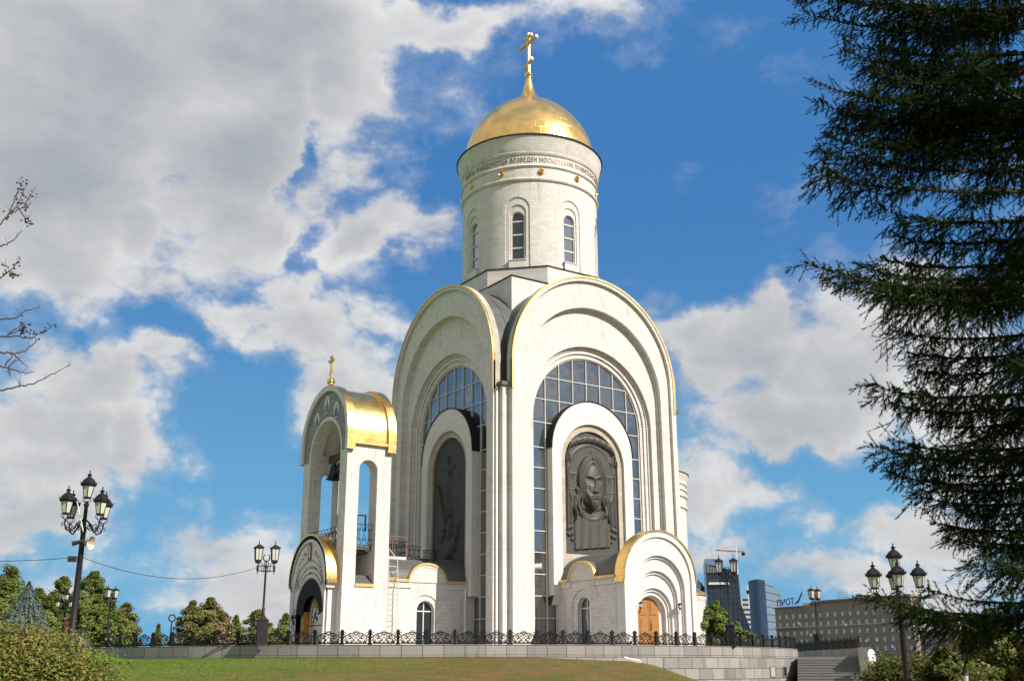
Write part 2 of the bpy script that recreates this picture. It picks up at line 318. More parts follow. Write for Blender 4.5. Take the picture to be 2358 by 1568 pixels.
# ================================================================ ground level: terrace floor z = 0
def K(k):
    """frame of facade k: u to the viewer's right, d outward, z up (0 south, 1 west, 2 north, 3 east)"""
    return [lambda u, d, z: (u, -d, z), lambda u, d, z: (-d, -u, z), lambda u, d, z: (-u, d, z), lambda u, d, z: (d, u, z)][k]
NA = 40
def prof(Rr, zc, z0, n=NA, ru=None, u0=0.0):
    a = [(u0-Rr, z0)]+[(u0-Rr*math.cos(PI*i/n), zc+(ru or Rr)*math.sin(PI*i/n)) for i in range(n+1)]+[(u0+Rr, z0)]
    return a
def at(pr, d): return [(u, d, z) for u, z in pr]
def rectprof(uL, uR, z0, z1, uc, zc, n=NA):
    pts = [(uL, z0)]; angs = [PI*i/n for i in range(n+1)]
    for th in angs:
        dx, dz = -math.cos(th), math.sin(th); t = 1e9
        if dx > 1e-9: t = min(t, (uR-uc)/dx)
        if dx < -1e-9: t = min(t, (uL-uc)/dx)
        if dz > 1e-9: t = min(t, (z1-zc)/dz)
        pts.append((uc+dx*t, zc+dz*t))
    for cu in (uL, uR):
        j = min(range(1, n+2), key=lambda i: abs(pts[i][0]-cu)+abs(pts[i][1]-z1)); pts[j] = (cu, z1)
    return pts+[(uR, z0)]

church = empty('church', (0,0,0), 'white stone church with one golden dome and a bell gable on its left', 'church')

# ---------------------------------------------------------------- tower facades
def facade(k, detail=True):
    F = K(k); mb = MB(); Z = 0.0
    steps = [(7.0, 18.07, 7.89), (6.67, 18.07, 7.89), (6.67, 18.07, 7.67), (5.88, 16.97, 7.67), (5.88, 16.97, 7.37), (5.79, 16.97, 7.37), (5.79, 16.97, 7.22),
             (5.25, 14.90, 7.22), (5.25, 14.90, 6.98), (5.08, 14.90, 6.98), (5.08, 14.90, 6.88), (4.84, 14.88, 6.88), (4.84, 14.88, 6.76), (4.60, 14.81, 6.76), (4.60, 14.81, 6.5)]
    for a, b in zip(steps[:-1], steps[1:]):
        mb.strip(at(prof(a[0], a[1], Z), a[2]), at(prof(b[0], b[1], Z), b[2]), F)
    for s in (-1, 1):       # flanks of the facade slab below the gable
        mb.add([F(s*7.0, 7.89, Z), F(s*7.0, 7.3, Z), F(s*7.0, 7.3, 18.07), F(s*7.0, 7.89, 18.07)], [(0, 1, 2, 3)])
    o = mb.build('facade', M['wall'], church, 28)
    # rim of the gable, gilt edge, vault
    mb = MB(); n = 48
    zb = 16.15
    mb.m = 0; mb.strip(at(prof(7.03, 18.07, zb, n), 7.89), at(prof(7.03, 18.07, zb, n), 7.32), F)
    mb.strip(at(prof(7.03, 18.07, zb, n), 7.32), at(prof(6.8, 18.07, zb, n), 7.32), F)
    mb.m = 1
    P1 = prof(6.89, 18.07, zb, n); P2 = prof(7.03, 18.07, zb, n)
    mb.strip(at(P1, 7.90), at(P1, 7.94), F); mb.strip(at(P1, 7.94), at(P2, 7.94), F); mb.strip(at(P2, 7.94), at(P2, 7.74), F)
    for s in (0, -1):
        q = [P1[s], P2[s]]; mb.add([F(q[0][0], 7.90, zb), F(q[1][0], 7.90, zb), F(q[1][0], 7.94, zb), F(q[0][0], 7.94, zb)], [(0, 1, 2, 3)])
    g_ = mb.build('gable_rim', [M['rim'], M['goldpaint']], church, 30)
    mb = MB(); pv = prof(6.82, 18.07, 16.4, n); mb.strip(at(pv, 7.34), [(u, abs(u)*.995, z) for u, z in pv], F)
    for q in range(1, 6):
        dd = 7.3-q*0.95
        a_ = [(u, z) for u, z in prof(6.85, 18.07, 16.4, n) if abs(u) < dd-.05]; mb.strip(at(a_, dd), at(a_, dd-0.05), F)
    mb.build('vault_roof', M['lead'] if k != 0 else M['leadd'], church, 30)
    return o
M['leadd'] = M['lead']
for k in range(4): facade(k)
for sx in (-1, 1):
    for sy in (-1, 1):
        a, b = 6.9, 7.46
        mb = MB(); xs = sorted((sx*a, sx*b)); ys = sorted((sy*a, sy*b)); mb.box(xs[0], xs[1], ys[0], ys[1], 0, 16.35)
        cp = mb.build('corner_pier', M['wall'], church)
        mb = MB(); xs = sorted((sx*6.9, sx*7.62)); ys = sorted((sy*6.9, sy*7.62)); mb.box(xs[0], xs[1], ys[0], ys[1], 16.352, 16.60)
        mb.build('pier_cap', M['lead'], cp)
# drain pipes in the notch of the corner
mb = MB(); mb.tube([(-7.68, -7.10, 0.0), (-7.68, -7.10, 16.3)], 0.085, 8); mb.build('downpipe', M['white'], church)

# great windows: glass with a grid of bars
def great_window(k):
    F = K(k); RG, ZC, D = 4.60, 14.81, 6.56
    mb = MB(); mb.m = 0
    xs = [-4.6, -3.51, -2.34, -1.17, 0, 1.17, 2.34, 3.51, 4.6]; zs = [0.05, 1.9, 3.25, 4.6, 5.97, 7.33, 8.70, 10.07, 11.45, 12.80, 14.5, 16.10, 17.65, 19.45]
    for i in range(8):
        for j in range(13):
            tx, tz = rng.normal(0, .006, 2)
            pts = []
            for s in range(7):      # bottom, then top following the arch
                pts.append((xs[i]+(xs[i+1]-xs[i])*s/6, zs[j]))
            for s in range(6, -1, -1): pts.append((xs[i]+(xs[i+1]-xs[i])*s/6, zs[j+1]))
            q = []
            for (u, z) in pts:
                if z > ZC:
                    lim = ZC+math.sqrt(max(0, RG*RG-u*u)); z = min(z, lim)
                q.append((u, z))
            if max(z for _, z in q)-min(z for _, z in q) < 0.02: continue
            uc, zc = (xs[i]+xs[i+1])/2, (zs[j]+zs[j+1])/2
            n7 = 7; b = [F(u, D+tx*(u-uc)+tz*(z-zc), z) for u, z in q]
            fs = [(a, a+1, 13-a-1, 13-a) for a in range(6)]
            mb.add(b, fs)
    gl = mb.build('window', M['glass'], church, 0)
    mb = MB(); t = 0.025
    for u in xs[1:-1]:
        zt = ZC+math.sqrt(RG*RG-u*u); mb.box(u-t, u+t, D, D+0.09, 0.0, zt, F)
    for z in zs[1:]:
        w = RG if z < ZC else math.sqrt(max(0, RG*RG-(z-ZC)**2))
        if w > .1: mb.box(-w, w, D+0.003, D+0.075, z-t, z+t, F)
    P1, P2 = prof(RG, ZC, 0), prof(RG-0.09, ZC, 0); mb.strip(at(P1, D+0.1), at(P2, D+0.1), F); mb.strip(at(P2, D+0.1), at(P2, D), F)
    mb.build('window_bars', M['frame'], gl)
for k in range(4): great_window(k)

# relief slabs that stand in the two visible windows
def relief_slab(k):
    F = K(k); mb = MB(); Z0 = 3.3; P = prof(3.4, 12.83, Z0); q = prof(2.66, 12.02, Z0); q2 = prof(2.62, 12.02, Z0); q3 = None; ZL = 5.95 if k == 0 else 4.3
    mb.strip(at(P, 7.22), at(q, 7.22), F); mb.strip(at(q, 7.22), at(q, 7.02), F)
    mb.strip(at(P, 6.52), at(P, 7.22), F)
    mb.add([F(-3.4, 7.22, Z0), F(-2.66, 7.22, Z0), F(-2.75, 6.9, Z0-.6), F(-3.4, 6.9, Z0-.6)], [(0, 1, 2, 3)])
    o = mb.build('relief_slab', M['smooth'], church, 28)
    mb = MB(); mb.strip(at(q, 7.02), at(q2, 7.02), F); qq = prof(2.24, 11.99, Z0); mb.strip(at(q2, 7.02), at(qq, 7.02), F); mb.strip(at(qq, 7.02), at(qq, 6.86), F)
    mb.poly([(-2.64, 6.9, Z0), (2.64, 6.9, Z0), (2.64, 6.9, ZL+.02), (-2.64, 6.9, ZL+.02)], F)
    mb.box(-2.62, 2.62, 6.86, 6.99, Z0, ZL-.07, F)
    for zz in ((4.9,) if k == 0 else ()): mb.box(-2.5, 2.5, 6.99, 7.03, zz, zz+.12, F)
    mb.build('relief_frame', M['beige'] if k == 0 else M['beiged'], o, 28)
    mb = MB(); P3 = prof(3.46, 12.83, 12.75); mb.strip(at(P3, 6.52), at(P3, 7.27), F); mb.strip(at(P3, 7.27), at(prof(3.40, 12.83, 12.75), 7.27), F)
    mb.build('slab_roofing', M['black'], o, 28)
    return o
M['beiged'] = M['beige']

def gs(x, s): return np.exp(-(x/s)**2)
def sstep(x, a, b): t = np.clip((x-a)/(b-a), 0, 1); return t*t*(3-2*t)
def face_height(U, Z):
    """bronze relief of a bearded, long haired face on a hanging cloth"""
    H = 0.05*np.ones_like(U)
    # hanging cloth, middle panel and side falls
    bot = 7.55-0.14*(1-U/1.5)
    mid = sstep(1.50-np.abs(U), 0, .05)*sstep(Z, bot, bot+.05)*sstep(9.95-Z, 0, .15)
    folds = 0.03*np.sin(U*9+1.2*np.sin(Z*1.3))*sstep(9.6-Z, 0, 1)
    rr = np.hypot(U*0.9, Z-10.15); smile = 0.05*np.sin(rr*13)*sstep(1.35-rr, 0, .5)*sstep(9.7-Z, -.2, .3)
    H = np.maximum(H, mid*(0.20+folds+smile))
    ef = np.abs(U); zz = 8.1+0.25*np.sin(Z*9)
    side = sstep(ef, 1.52, 1.60)*sstep(2.10+0.08*np.sin(Z*7)*(Z < 8.6)-ef, 0, .05)*sstep(Z, 7.6+(ef-1.5)*.8, 7.75+(ef-1.5)*.8)*sstep(12.9-Z, 0, .2)
    H = np.maximum(H, side*(0.15+0.05*np.cos(ef*22)+0.07*np.sin(Z*16+ef*5)*sstep(8.9-Z, 0, .5)))
    # halo
    U, Z = U/1.15, 11.25+(Z-11.25)/1.15
    r = np.hypot(U/1.72, (Z-11.35)/1.78); H = np.where(r < 1, np.maximum(H*0+0.13, 0), H); H += 0.05*gs(r-1.0, .035)
    cr = (np.abs(np.abs(U-.0)-.42) < .03)*(Z > 12.6)*(r < 1)+(np.abs(np.abs(Z-11.2)-.4) < .03)*(np.abs(U) > 1.05)*(r < 1); H += 0.035*cr
    # rolled top hem and knots
    zr = 13.45-0.16*U*U; roll = np.sqrt(np.clip(1-((Z-zr)/.24)**2, 0, 1))*sstep(1.75-np.abs(U), 0, .1)
    H = np.maximum(H, roll*(.30+.03*np.sin(U*14)))
    for s in (-1, 1):
        kx = s*1.72; kz = 12.95; H = np.maximum(H, .36*np.sqrt(np.clip(1-((U-kx)/.26)**2-((Z-kz)/.24)**2, 0, 1)))
        H = np.maximum(H, .24*sstep(.20-np.abs(U-kx-s*.08), 0, .06)*(Z < 12.8)*(Z > 12.2)*(1+.3*np.sin((U-kx)*40)))
        H = np.maximum(H, .26*np.sqrt(np.clip(1-((U-s*1.45)/.2)**2-((Z-13.45)/.25)**2, 0, 1)))
    H += 0.03*np.sin(Z*30+3*np.sin(U*2))*(Z > zr+.26)
    # hair mass with strands, long locks
    hw = 1.12*np.sqrt(np.clip(1-((Z-11.3)/1.36)**2, 0, 1)); hair = sstep(hw-np.abs(U), 0, .12)
    strands = 0.045*np.sin(44*np.hypot(U*1.0, (Z-10.4)*.5)+5*(Z-11)*np.abs(U)+1.5*np.sin(Z*5))-.10*gs(U, .03)*(Z > 12.1)
    cap = np.sqrt(np.clip(1-(U/1.14)**2-((Z-11.3)/1.40)**2, 0, 1)); H = np.where(hair > 0, np.maximum(H, hair*(.24+.30*cap+strands)), H)
    for s in (-1, 1):
        for j, (lx, zt, zb, w) in enumerate([(1.02, 10.9, 9.45, .17), (1.24, 10.5, 9.2, .15), (.84, 10.6, 9.35, .12)]):
            cx = s*(lx+0.07*np.sin(Z*7+j)); lock = sstep(w*(0.5+0.5*sstep(Z, zb, zb+.7))-np.abs(U-cx), 0, .06)*sstep(Z, zb, zb+.1)*sstep(zt+.2-Z, 0, .3)
            H = np.maximum(H, lock*(.34+.05*np.cos((U-cx)*40)))
    # face
    fx = .64*np.where(Z > 10.9, 1-.12*sstep(Z, 11.4, 12.1), 1-.24*sstep(10.9-Z, 0, 1.1)); e = (U/fx)**2+((Z-10.95)/1.16)**2
    faceh = .43+.27*np.sqrt(np.clip(1-e, 0, 1)); inside = sstep(1-e, 0, .10)
    Hf = faceh.copy()
    ex = np.abs(U)-.31
    Hf -= .19*gs(ex, .21)*gs(Z-11.26, .16); Hf += .075*gs(np.hypot(ex*.8, (Z-11.26)*1.5), .10); Hf -= .04*gs(np.hypot(ex, Z-11.26), .03)
    Hf += .05*gs(Z-11.16+.15*ex*ex, .03)*gs(ex, .16); Hf += .12*gs(Z-11.46-.18*ex+.6*ex*ex, .05)*gs(ex, .26)
    nose = gs(U, .055+.05*sstep(11.2-Z, 0, .5))*sstep(11.5-Z, 0, .2)*sstep(Z, 10.66, 10.72); Hf += (.10+.16*sstep(11.4-Z, 0, .7))*nose
    Hf += .07*gs(np.hypot(np.abs(U)-.10, Z-10.75), .06); Hf -= .10*gs(Z-10.62, .05)*gs(U, .22)
    Hf += .07*gs(Z-10.55+.25*np.abs(U)*0.8, .05)*gs(np.abs(U)-.15, .18)
    Hf += .09*gs(Z-10.42, .045)*gs(U, .17); Hf -= .07*gs(Z-10.47, .018)*gs(U, .19); Hf -= .08*gs(Z-10.30, .05)*gs(U, .15)
    beard = sstep(10.55-Z+.7*np.abs(U), .05, .45); Hf += beard*(.05+.05*np.sin(U*30+2*np.sin(Z*6))*sstep(10.35-Z+np.abs(U)*.5, 0, .2)); Hf += .10*gs(np.hypot(U*.8, (Z-10.05)), .26)
    Hf -= .06*gs(np.abs(U)-.46, .12)*gs(Z-10.85, .22)
    H = np.where(inside > 0, H*(1-inside)+np.maximum(Hf, 0.2)*inside, H)
    H -= .10*gs(Z-9.72-.25*U*U, .07)*(np.abs(U) < .75)
    return H
def rider_height(U, Z):
    """dark relief: dove and rays at the top, a rider with a long spear on a rearing horse over a coiled beast"""
    H = .05+.03*np.sin(U*5+Z)*np.cos(Z*2.3)
    for a in (-.42, -.2, 0., .2, .42): H += .05*gs(U-(-.1)-a*(13.2-Z)*.45, .03+.01*(13.2-Z))*(Z < 13.3)*(Z > 9.8)
    H += .16*gs(np.hypot((U+.0)/1.3, Z-12.55-.35*np.abs(U)), .22)+.12*gs(np.abs(U)-.5, .2)*gs(Z-12.9+.2*np.abs(U), .15)
    def blob(x, z, a, b, h, t=0):
        c, s = math.cos(t), math.sin(t); p = (U-x)*c+(Z-z)*s; q = -(U-x)*s+(Z-z)*c; return h*np.sqrt(np.clip(1-(p/a)**2-(q/b)**2, 0, 1))
    for args in [(.15,8.7,1.05,.5,.32,.35),(1.0,9.35,.25,.6,.28,-.4),(1.25,9.85,.35,.18,.26,-.5),(-.8,8.0,.15,.65,.2,.3),(-.4,7.9,.14,.6,.2,-.2),(.95,8.2,.13,.6,.2,.9),(.7,8.0,.12,.5,.2,.4),
                 (.1,9.6,.32,.65,.36,-.1),(.15,10.4,.19,.24,.36,0),(-.45,9.75,.8,.12,.25,.4),(.2,9.0,.16,.5,.3,.2),(-.9,9.4,.5,.3,.2,.6),(0,7.55,1.5,.22,.22,.1),(-1.2,7.8,.3,.3,.24,0)]:
        H = np.maximum(H, blob(*args))
    H = np.maximum(H, .26*(np.abs((U+1.3)*.64+(Z-11.6)*.36*1.02) < .035)*(U > -1.5)*(U < 1.3))
    return H
def relief(k, fn, mat, parent, nu=150, nz=240, name='relief', zl=7.05):
    F = K(k); u = np.linspace(-2.22, 2.22, nu); z = np.linspace(zl, 14.2, nz); U, Z = np.meshgrid(u, z)
    H = fn(U, 7.05+(Z-zl)*7.15/(14.2-zl)); D = 6.84+np.clip(H, 0, .8)*.85
    rad = np.where(Z > 11.99, np.hypot(U, Z-11.99), np.abs(U)); ok = rad <= 2.225
    pts = np.array([F(a, b, c) for a, b, c in zip(U.ravel(), D.ravel(), Z.ravel())])
    idx = np.arange(nu*nz).reshape(nz, nu); q = np.stack([idx[:-1, :-1], idx[:-1, 1:], idx[1:, 1:], idx[1:, :-1]], -1).reshape(-1, 4)
    keep = ok.ravel()[q].all(1); q = q[keep]; used = np.unique(q); mp = -np.ones(nu*nz, int); mp[used] = np.arange(len(used))
    o = np_mesh(name, pts[used], mp[q], mat, parent, True); return o
def text_mesh(body, size, T, name, mat, parent, depth=.03, width=None, bold=0.0, align='CENTER'):
    """lettering as thin raised mesh; T maps (x along the line, y up, depth) to the wall"""
    cu = bpy.data.curves.new('t', 'FONT'); cu.body = body; cu.size = size; cu.align_x = align; cu.resolution_u = 2; cu.offset = bold
    if width: cu.space_character = width
    ob = bpy.data.objects.new('t', cu); COL.objects.link(ob); bpy.context.view_layer.update()
    me = bpy.data.meshes.new_from_object(ob.evaluated_get(bpy.context.evaluated_depsgraph_get()))
    vs = [tuple(v.co) for v in me.vertices]; fs = [tuple(p.vertices) for p in me.polygons]
    from collections import Counter
    ec = Counter(); 
    for f in fs:
        for i in range(len(f)): ec[(f[i], f[(i+1) % len(f)])] += 1
    bpy.data.objects.remove(ob); bpy.data.curves.remove(cu); bpy.data.meshes.remove(me)
    mb = MB(); n = len(vs); mb.add([T(x, y, depth) for x, y, _ in vs]+[T(x, y, 0) for x, y, _ in vs], fs)
    mb.add([T(x, y, depth) for x, y, _ in vs]+[T(x, y, 0) for x, y, _ in vs], [(a, b, n+b, n+a) for (a, b) in ec if (b, a) not in ec])
    return mb.build(name, mat, parent, 0)
sA = relief_slab(0); sB = relief_slab(1)
rA = put(relief(0, face_height, M['bronze'], sA, 150, 270, zl=5.95), 'grey bronze relief of a bearded face above a hanging cloth')
rB = put(relief(1, rider_height, M['bronzedark'], sB, 120, 220, zl=4.3), 'dark bronze relief of a rider with a spear')
for body, u, z in (('О', 0.0, 12.62), ('Ѡ', -1.58, 10.95), ('Н', 1.58, 10.9)):
    text_mesh(body, .42, lambda x, y, d, u=u, z=z: (u+x*.8, -(6.935+d), z+y), 'relief_letter', M['bronze'], rA, .05, bold=.012)

# ---------------------------------------------------------------- plinth under the drum
mb = MB(); mb.box(-5.25, 5.25, -5.25, 5.25, 20.5, 25.0)
o = mb.build('plinth', M['wall'], church)
mb = MB(); mb.box(-5.32, 5.32, -5.32, 5.32, 25.002, 25.07); mb.build('plinth_flashing', M['black'], o)
mb = MB(); oc = [(5.30*s1, 2.19*s2) if w else (2.19*s1, 5.30*s2) for s1, s2, w in ((1,-1,1),(1,1,1),(1,1,0),(-1,1,0),(-1,1,1),(-1,-1,1),(-1,-1,0),(1,-1,0))]
mb.loft([[(x, y, 22.0) for x, y in oc], [(x, y, 26.33) for x, y in oc]], True, True); o = mb.build('octagon_base', M['wall'], church)
mb = MB(); mb.loft([[(x*1.012, y*1.012, 26.332) for x, y in oc], [(x*1.012, y*1.012, 26.40) for x, y in oc]], True, True); mb.build('octagon_flashing', M['black'], o)

# ---------------------------------------------------------------- drum with eight arched windows
RD = 5.22; NW = 8; WA = [R_(-135+45*i) for i in range(8)]
def drum_wall():
    mb = MB(); zb, zt = 26.2, 33.3
    hw_ = [(0.92, 31.05), (0.64, 30.76), (0.50, 30.36)]      # half widths and springing heights of outer recess, inner recess, window
    R0 = [RD, RD-.07, RD-.15, RD-.42]
    for i, a in enumerate(WA):
        def T(u, r, z): return (r*math.cos(a+u/RD), r*math.sin(a+u/RD), z)
        n = 20; half = RD*PI/8
        out = rectprof(-half, half, zb, zt, 0, 30.4, n)
        p1 = prof(*[hw_[0][0], hw_[0][1]], zb, n); p2 = prof(hw_[1][0], hw_[1][1], zb, n); p3 = prof(hw_[2][0], hw_[2][1], 27.02, n)
        # subdivide the outer plate so it stays round
        prev = [(u, z) for u, z in out]
        for s in range(1, 7):
            cur = [(o_[0]+(q[0]-o_[0])*s/6, o_[1]+(q[1]-o_[1])*s/6) for o_, q in zip(out, p1)]
            mb.strip([T(u, R0[0], z) for u, z in prev], [T(u, R0[0], z) for u, z in cur]); prev = cur
        mb.strip([T(u, R0[0], z) for u, z in p1], [T(u, R0[1], z) for u, z in p1])
        mb.strip([T(u, R0[1], z) for u, z in p1], [T(u, R0[1], z) for u, z in p2])
        mb.strip([T(u, R0[1], z) for u, z in p2], [T(u, R0[2], z) for u, z in p2])
        mb.strip([T(u, R0[2], z) for u, z in p2], [T(u, R0[2], z) for u, z in p3])
        mb.add([T(-.64, R0[2], zb), T(.64, R0[2], zb), T(.5, R0[2], 27.02), T(-.5, R0[2], 27.02)], [(0, 1, 2, 3)])
        mb.strip([T(u, R0[2], z) for u, z in p3], [T(u, R0[3], z) for u, z in p3])
    return mb.build('drum', M['drum'], church, 28)
drum = drum_wall()
for i, a in enumerate(WA):
    def T(u, r, z): return (r*math.cos(a)-u*math.sin(a), r*math.sin(a)+u*math.cos(a), z)
    mb = MB(); mb.m = 0; pr = prof(.52, 30.36, 27.0, 16); mb.poly([T(u, RD-.34, z) for u, z in pr])
    mb.m = 1
    for z in (28.05, 29.08, 30.12): mb.box(-.5, .5, RD-.34, RD-.27, z-.05, z+.05, lambda x, y, zz: T(x, y, zz))
    p2 = prof(.43, 30.36, 27.0, 16); mb.strip([T(u, RD-.26, z) for u, z in pr], [T(u, RD-.26, z) for u, z in p2]); mb.strip([T(u, RD-.26, z) for u, z in p2], [T(u, RD-.34, z) for u, z in p2])
    w = mb.build('drum_window', [M['glassd'], M['frame']], drum, 28)
    mb = MB(); mb.box(-.6, .6, RD-.3, RD+.07, 26.42, 26.98, lambda x, y, zz: T(x, y, zz)); mb.box(-.66, .66, RD-.3, RD+.12, 26.982, 27.05, lambda x, y, zz: T(x, y, zz)); mb.build('window_sill', M['smooth'], drum)
mb = MB(); mb.lathe([(5.22,33.20),(5.34,33.26),(5.38,33.36),(5.34,33.47),(5.27,33.50),(5.27,34.28),(5.33,34.31),(5.40,34.40),(5.34,34.50),(5.29,34.53),(5.29,35.28),(5.36,35.31),(5.42,35.40),(5.44,35.52),(5.40,35.56),(5.42,35.60),
    (5.50,36.0),(5.60,36.4),(5.70,36.74)], n=128)
mb.build('cornice', M['drum'], drum, 28)
mb = MB(); mb.lathe([(5.70,36.74),(5.78,36.76),(5.78,36.82),(5.1,36.95)], n=128); mb.build('cornice_edge', M['black'], drum, 28)
mb = MB(); mb.lathe([(5.74,36.825),(5.66,36.95),(5.30,37.02),(5.18,37.02)], n=128); mb.build('gilt_band', M['gold'], drum, 28)
for i in range(11):     # round gilt bosses
    a = R_(-115.5+i*32.73); c = Vector((math.cos(a), math.sin(a), 0)); t_ = Vector((-math.sin(a), math.cos(a), 0)); zc = 33.93
    mb = MB(); rings = []
    for r, d in ((.22, 0), (.23, .09), (.17, .14), (.12, .09), (.11, .05), (.06, .13), (.001, .16)):
        rings.append([c*(5.27+d)+t_*(r*math.cos(2*PI*j/16))+Vector((0, 0, zc+r*math.sin(2*PI*j/16))) for j in range(16)])
    mb.loft(rings, True); mb.build('boss', M['goldshine'], drum, 50)
def cylT(a0, r0, zb): return lambda x, y, d: ((r0+d)*math.cos(a0+x/r0), (r0+d)*math.sin(a0+x/r0), zb+y)
text_mesh('ГЕОРГIА ПОБЕДОНОСЦА ВОЗВЕДЕН МОСКОВСКИМ ПРАВИТЕЛЬСТВОМ', .56, lambda x, y, d: cylT(R_(-119), 5.29, 34.72)(x*.62, y*.92, d), 'inscription', M['letter'], drum, .03, width=1.14, bold=.0)
# dome
dprof = [(5.20,36.95),(5.17,37.3),(5.06,37.95),(4.90,38.6),(4.62,39.3),(4.28,39.9),(3.85,40.5),(3.35,41.05),(2.78,41.55),(2.18,41.98),(1.62,42.32),(1.16,42.62),(.86,42.92),(.62,43.32),(.46,43.75),(.35,44.2),(.27,44.6),(.235,44.82),
         (.30,44.86),(.30,44.92)]
mb = MB(); 
def cat(pr, m=4):
    out = []
    for i in range(len(pr)-1):
        p0 = pr[max(i-1, 0)]; p1 = pr[i]; p2 = pr[i+1]; p3 = pr[min(i+2, len(pr)-1)]
        for j in range(m):
            t = j/m; out.append(tuple(.5*((2*p1[c])+(-p0[c]+p2[c])*t+(2*p0[c]-5*p1[c]+4*p2[c]-p3[c])*t*t+(-p0[c]+3*p1[c]-3*p2[c]+p3[c])*t**3) for c in (0, 1)))
    return out+[pr[-1]]
mb.lathe(cat(dprof), n=128); dome = mb.build('dome', M['dome'], church, 60)
def cross(mb, c, h, w, t=.09, axis='y'):
    x, y, z = c
    def bar(a0, a1, z0, z1, zz=0):
        s = t/2
        for_ = [(-s, a0, z0), (s, a0, z0), (s, a1, z0+zz), (-s, a1, z0+zz), (-s, a0, z1), (s, a0, z1), (s, a1, z1+zz), (-s, a1, z1+zz)]
        mb.add([(x+p, y+q, z+r) for p, q, r in for_], [(0,3,2,1),(4,5,6,7),(0,1,5,4),(1,2,6,5),(2,3,7,6),(3,0,4,7)])
    b = t*.6
    bar(-b, b, 0, h)
    bar(-w, -b, h*.73, h*.73+2*b); bar(b, w, h*.73, h*.73+2*b)
    bar(-w*.42, -b, h*.885, h*.885+1.6*b); bar(b, w*.42, h*.885, h*.885+1.6*b)
    bar(-w*.45, -b, h*.27, h*.27+1.8*b, -w*.16); bar(b, w*.45, h*.20, h*.20+1.8*b, -w*.16)
mb = MB(); mb.lathe([(.001,44.85),(.2,44.88),(.31,45.0),(.345,45.13),(.31,45.27),(.2,45.38),(.001,45.43)], n=24); mb.build('orb', M['goldshine'], dome, 60)
mb = MB(); cross(mb, (0, 0, 45.35), 3.72, 1.22, .20); mb.build('cross', M['goldpaint'], dome, 30)

# ---------------------------------------------------------------- east apses (only their edges show)
mb = MB(); mb.box(7.0, 9.3, -4.15, 4.15, 0, 11.4)
mb.lathe([(4.18,0),(4.18,10.3),(4.30,10.35),(4.30,10.5),(4.20,10.55),(4.20,11.15),(4.32,11.2),(4.32,11.38),(4.20,11.42),(4.20,11.62),(4.32,11.68),(4.32,11.84),(4.20,11.9),(4.20,12.1),(4.32,12.14),(4.32,12.3),(4.26,12.34),(4.46,12.9)], (9.25, 0, 0), 48, -PI/2, PI/2)
o = mb.build('apse', M['drum'], church, 28)
mb = MB(); mb.lathe([(4.46,12.9),(4.52,12.93),(4.50,13.0),(.01,14.6)], (9.25, 0, 0), 48, -PI/2, PI/2); mb.build('apse_roof', M['lead'], o)
mb = MB(); mb.box(7.0, 11.9, -3.38, 3.38, 0, 3.62); mb.lathe([(3.38,0),(3.38,3.55),(3.40,3.62),(3.46,3.8),(3.50,3.98),(3.50,4.04)], (11.85, 0, 0), 48, -PI/2, PI/2)
mb.box(7.0, 11.85, -3.46, 3.46, 3.62, 4.04)
o = mb.build('apse', M['wall'], church, 28)
mb = MB(); mb.lathe([(3.50,4.042),(3.60,4.06),(3.52,4.22),(3.36,4.34),(3.10,4.45),(2.5,4.9),(1.6,5.5),(.01,6.0)], (11.85, 0, 0), 48, -PI/2, PI/2)
mb.strip([(7.0, -3.60, 4.06), (7.0, -3.52, 4.22), (7.0, -3.1, 4.45), (7.0, 0, 6.0)], [(11.85, -3.60, 4.06), (11.85, -3.52, 4.22), (11.85, -3.1, 4.45), (11.85, 0, 6.0)])
mb.build('apse_roof', M['gold'], o, 30)
mb = MB(); th = R_(-52); c = (11.85+3.38*math.cos(th), 3.38*math.sin(th)); mb.box(9.4, 9.62, -3.395, -3.37, 1.35, 2.55); mb.build('slit_window', M['glassd'], o)

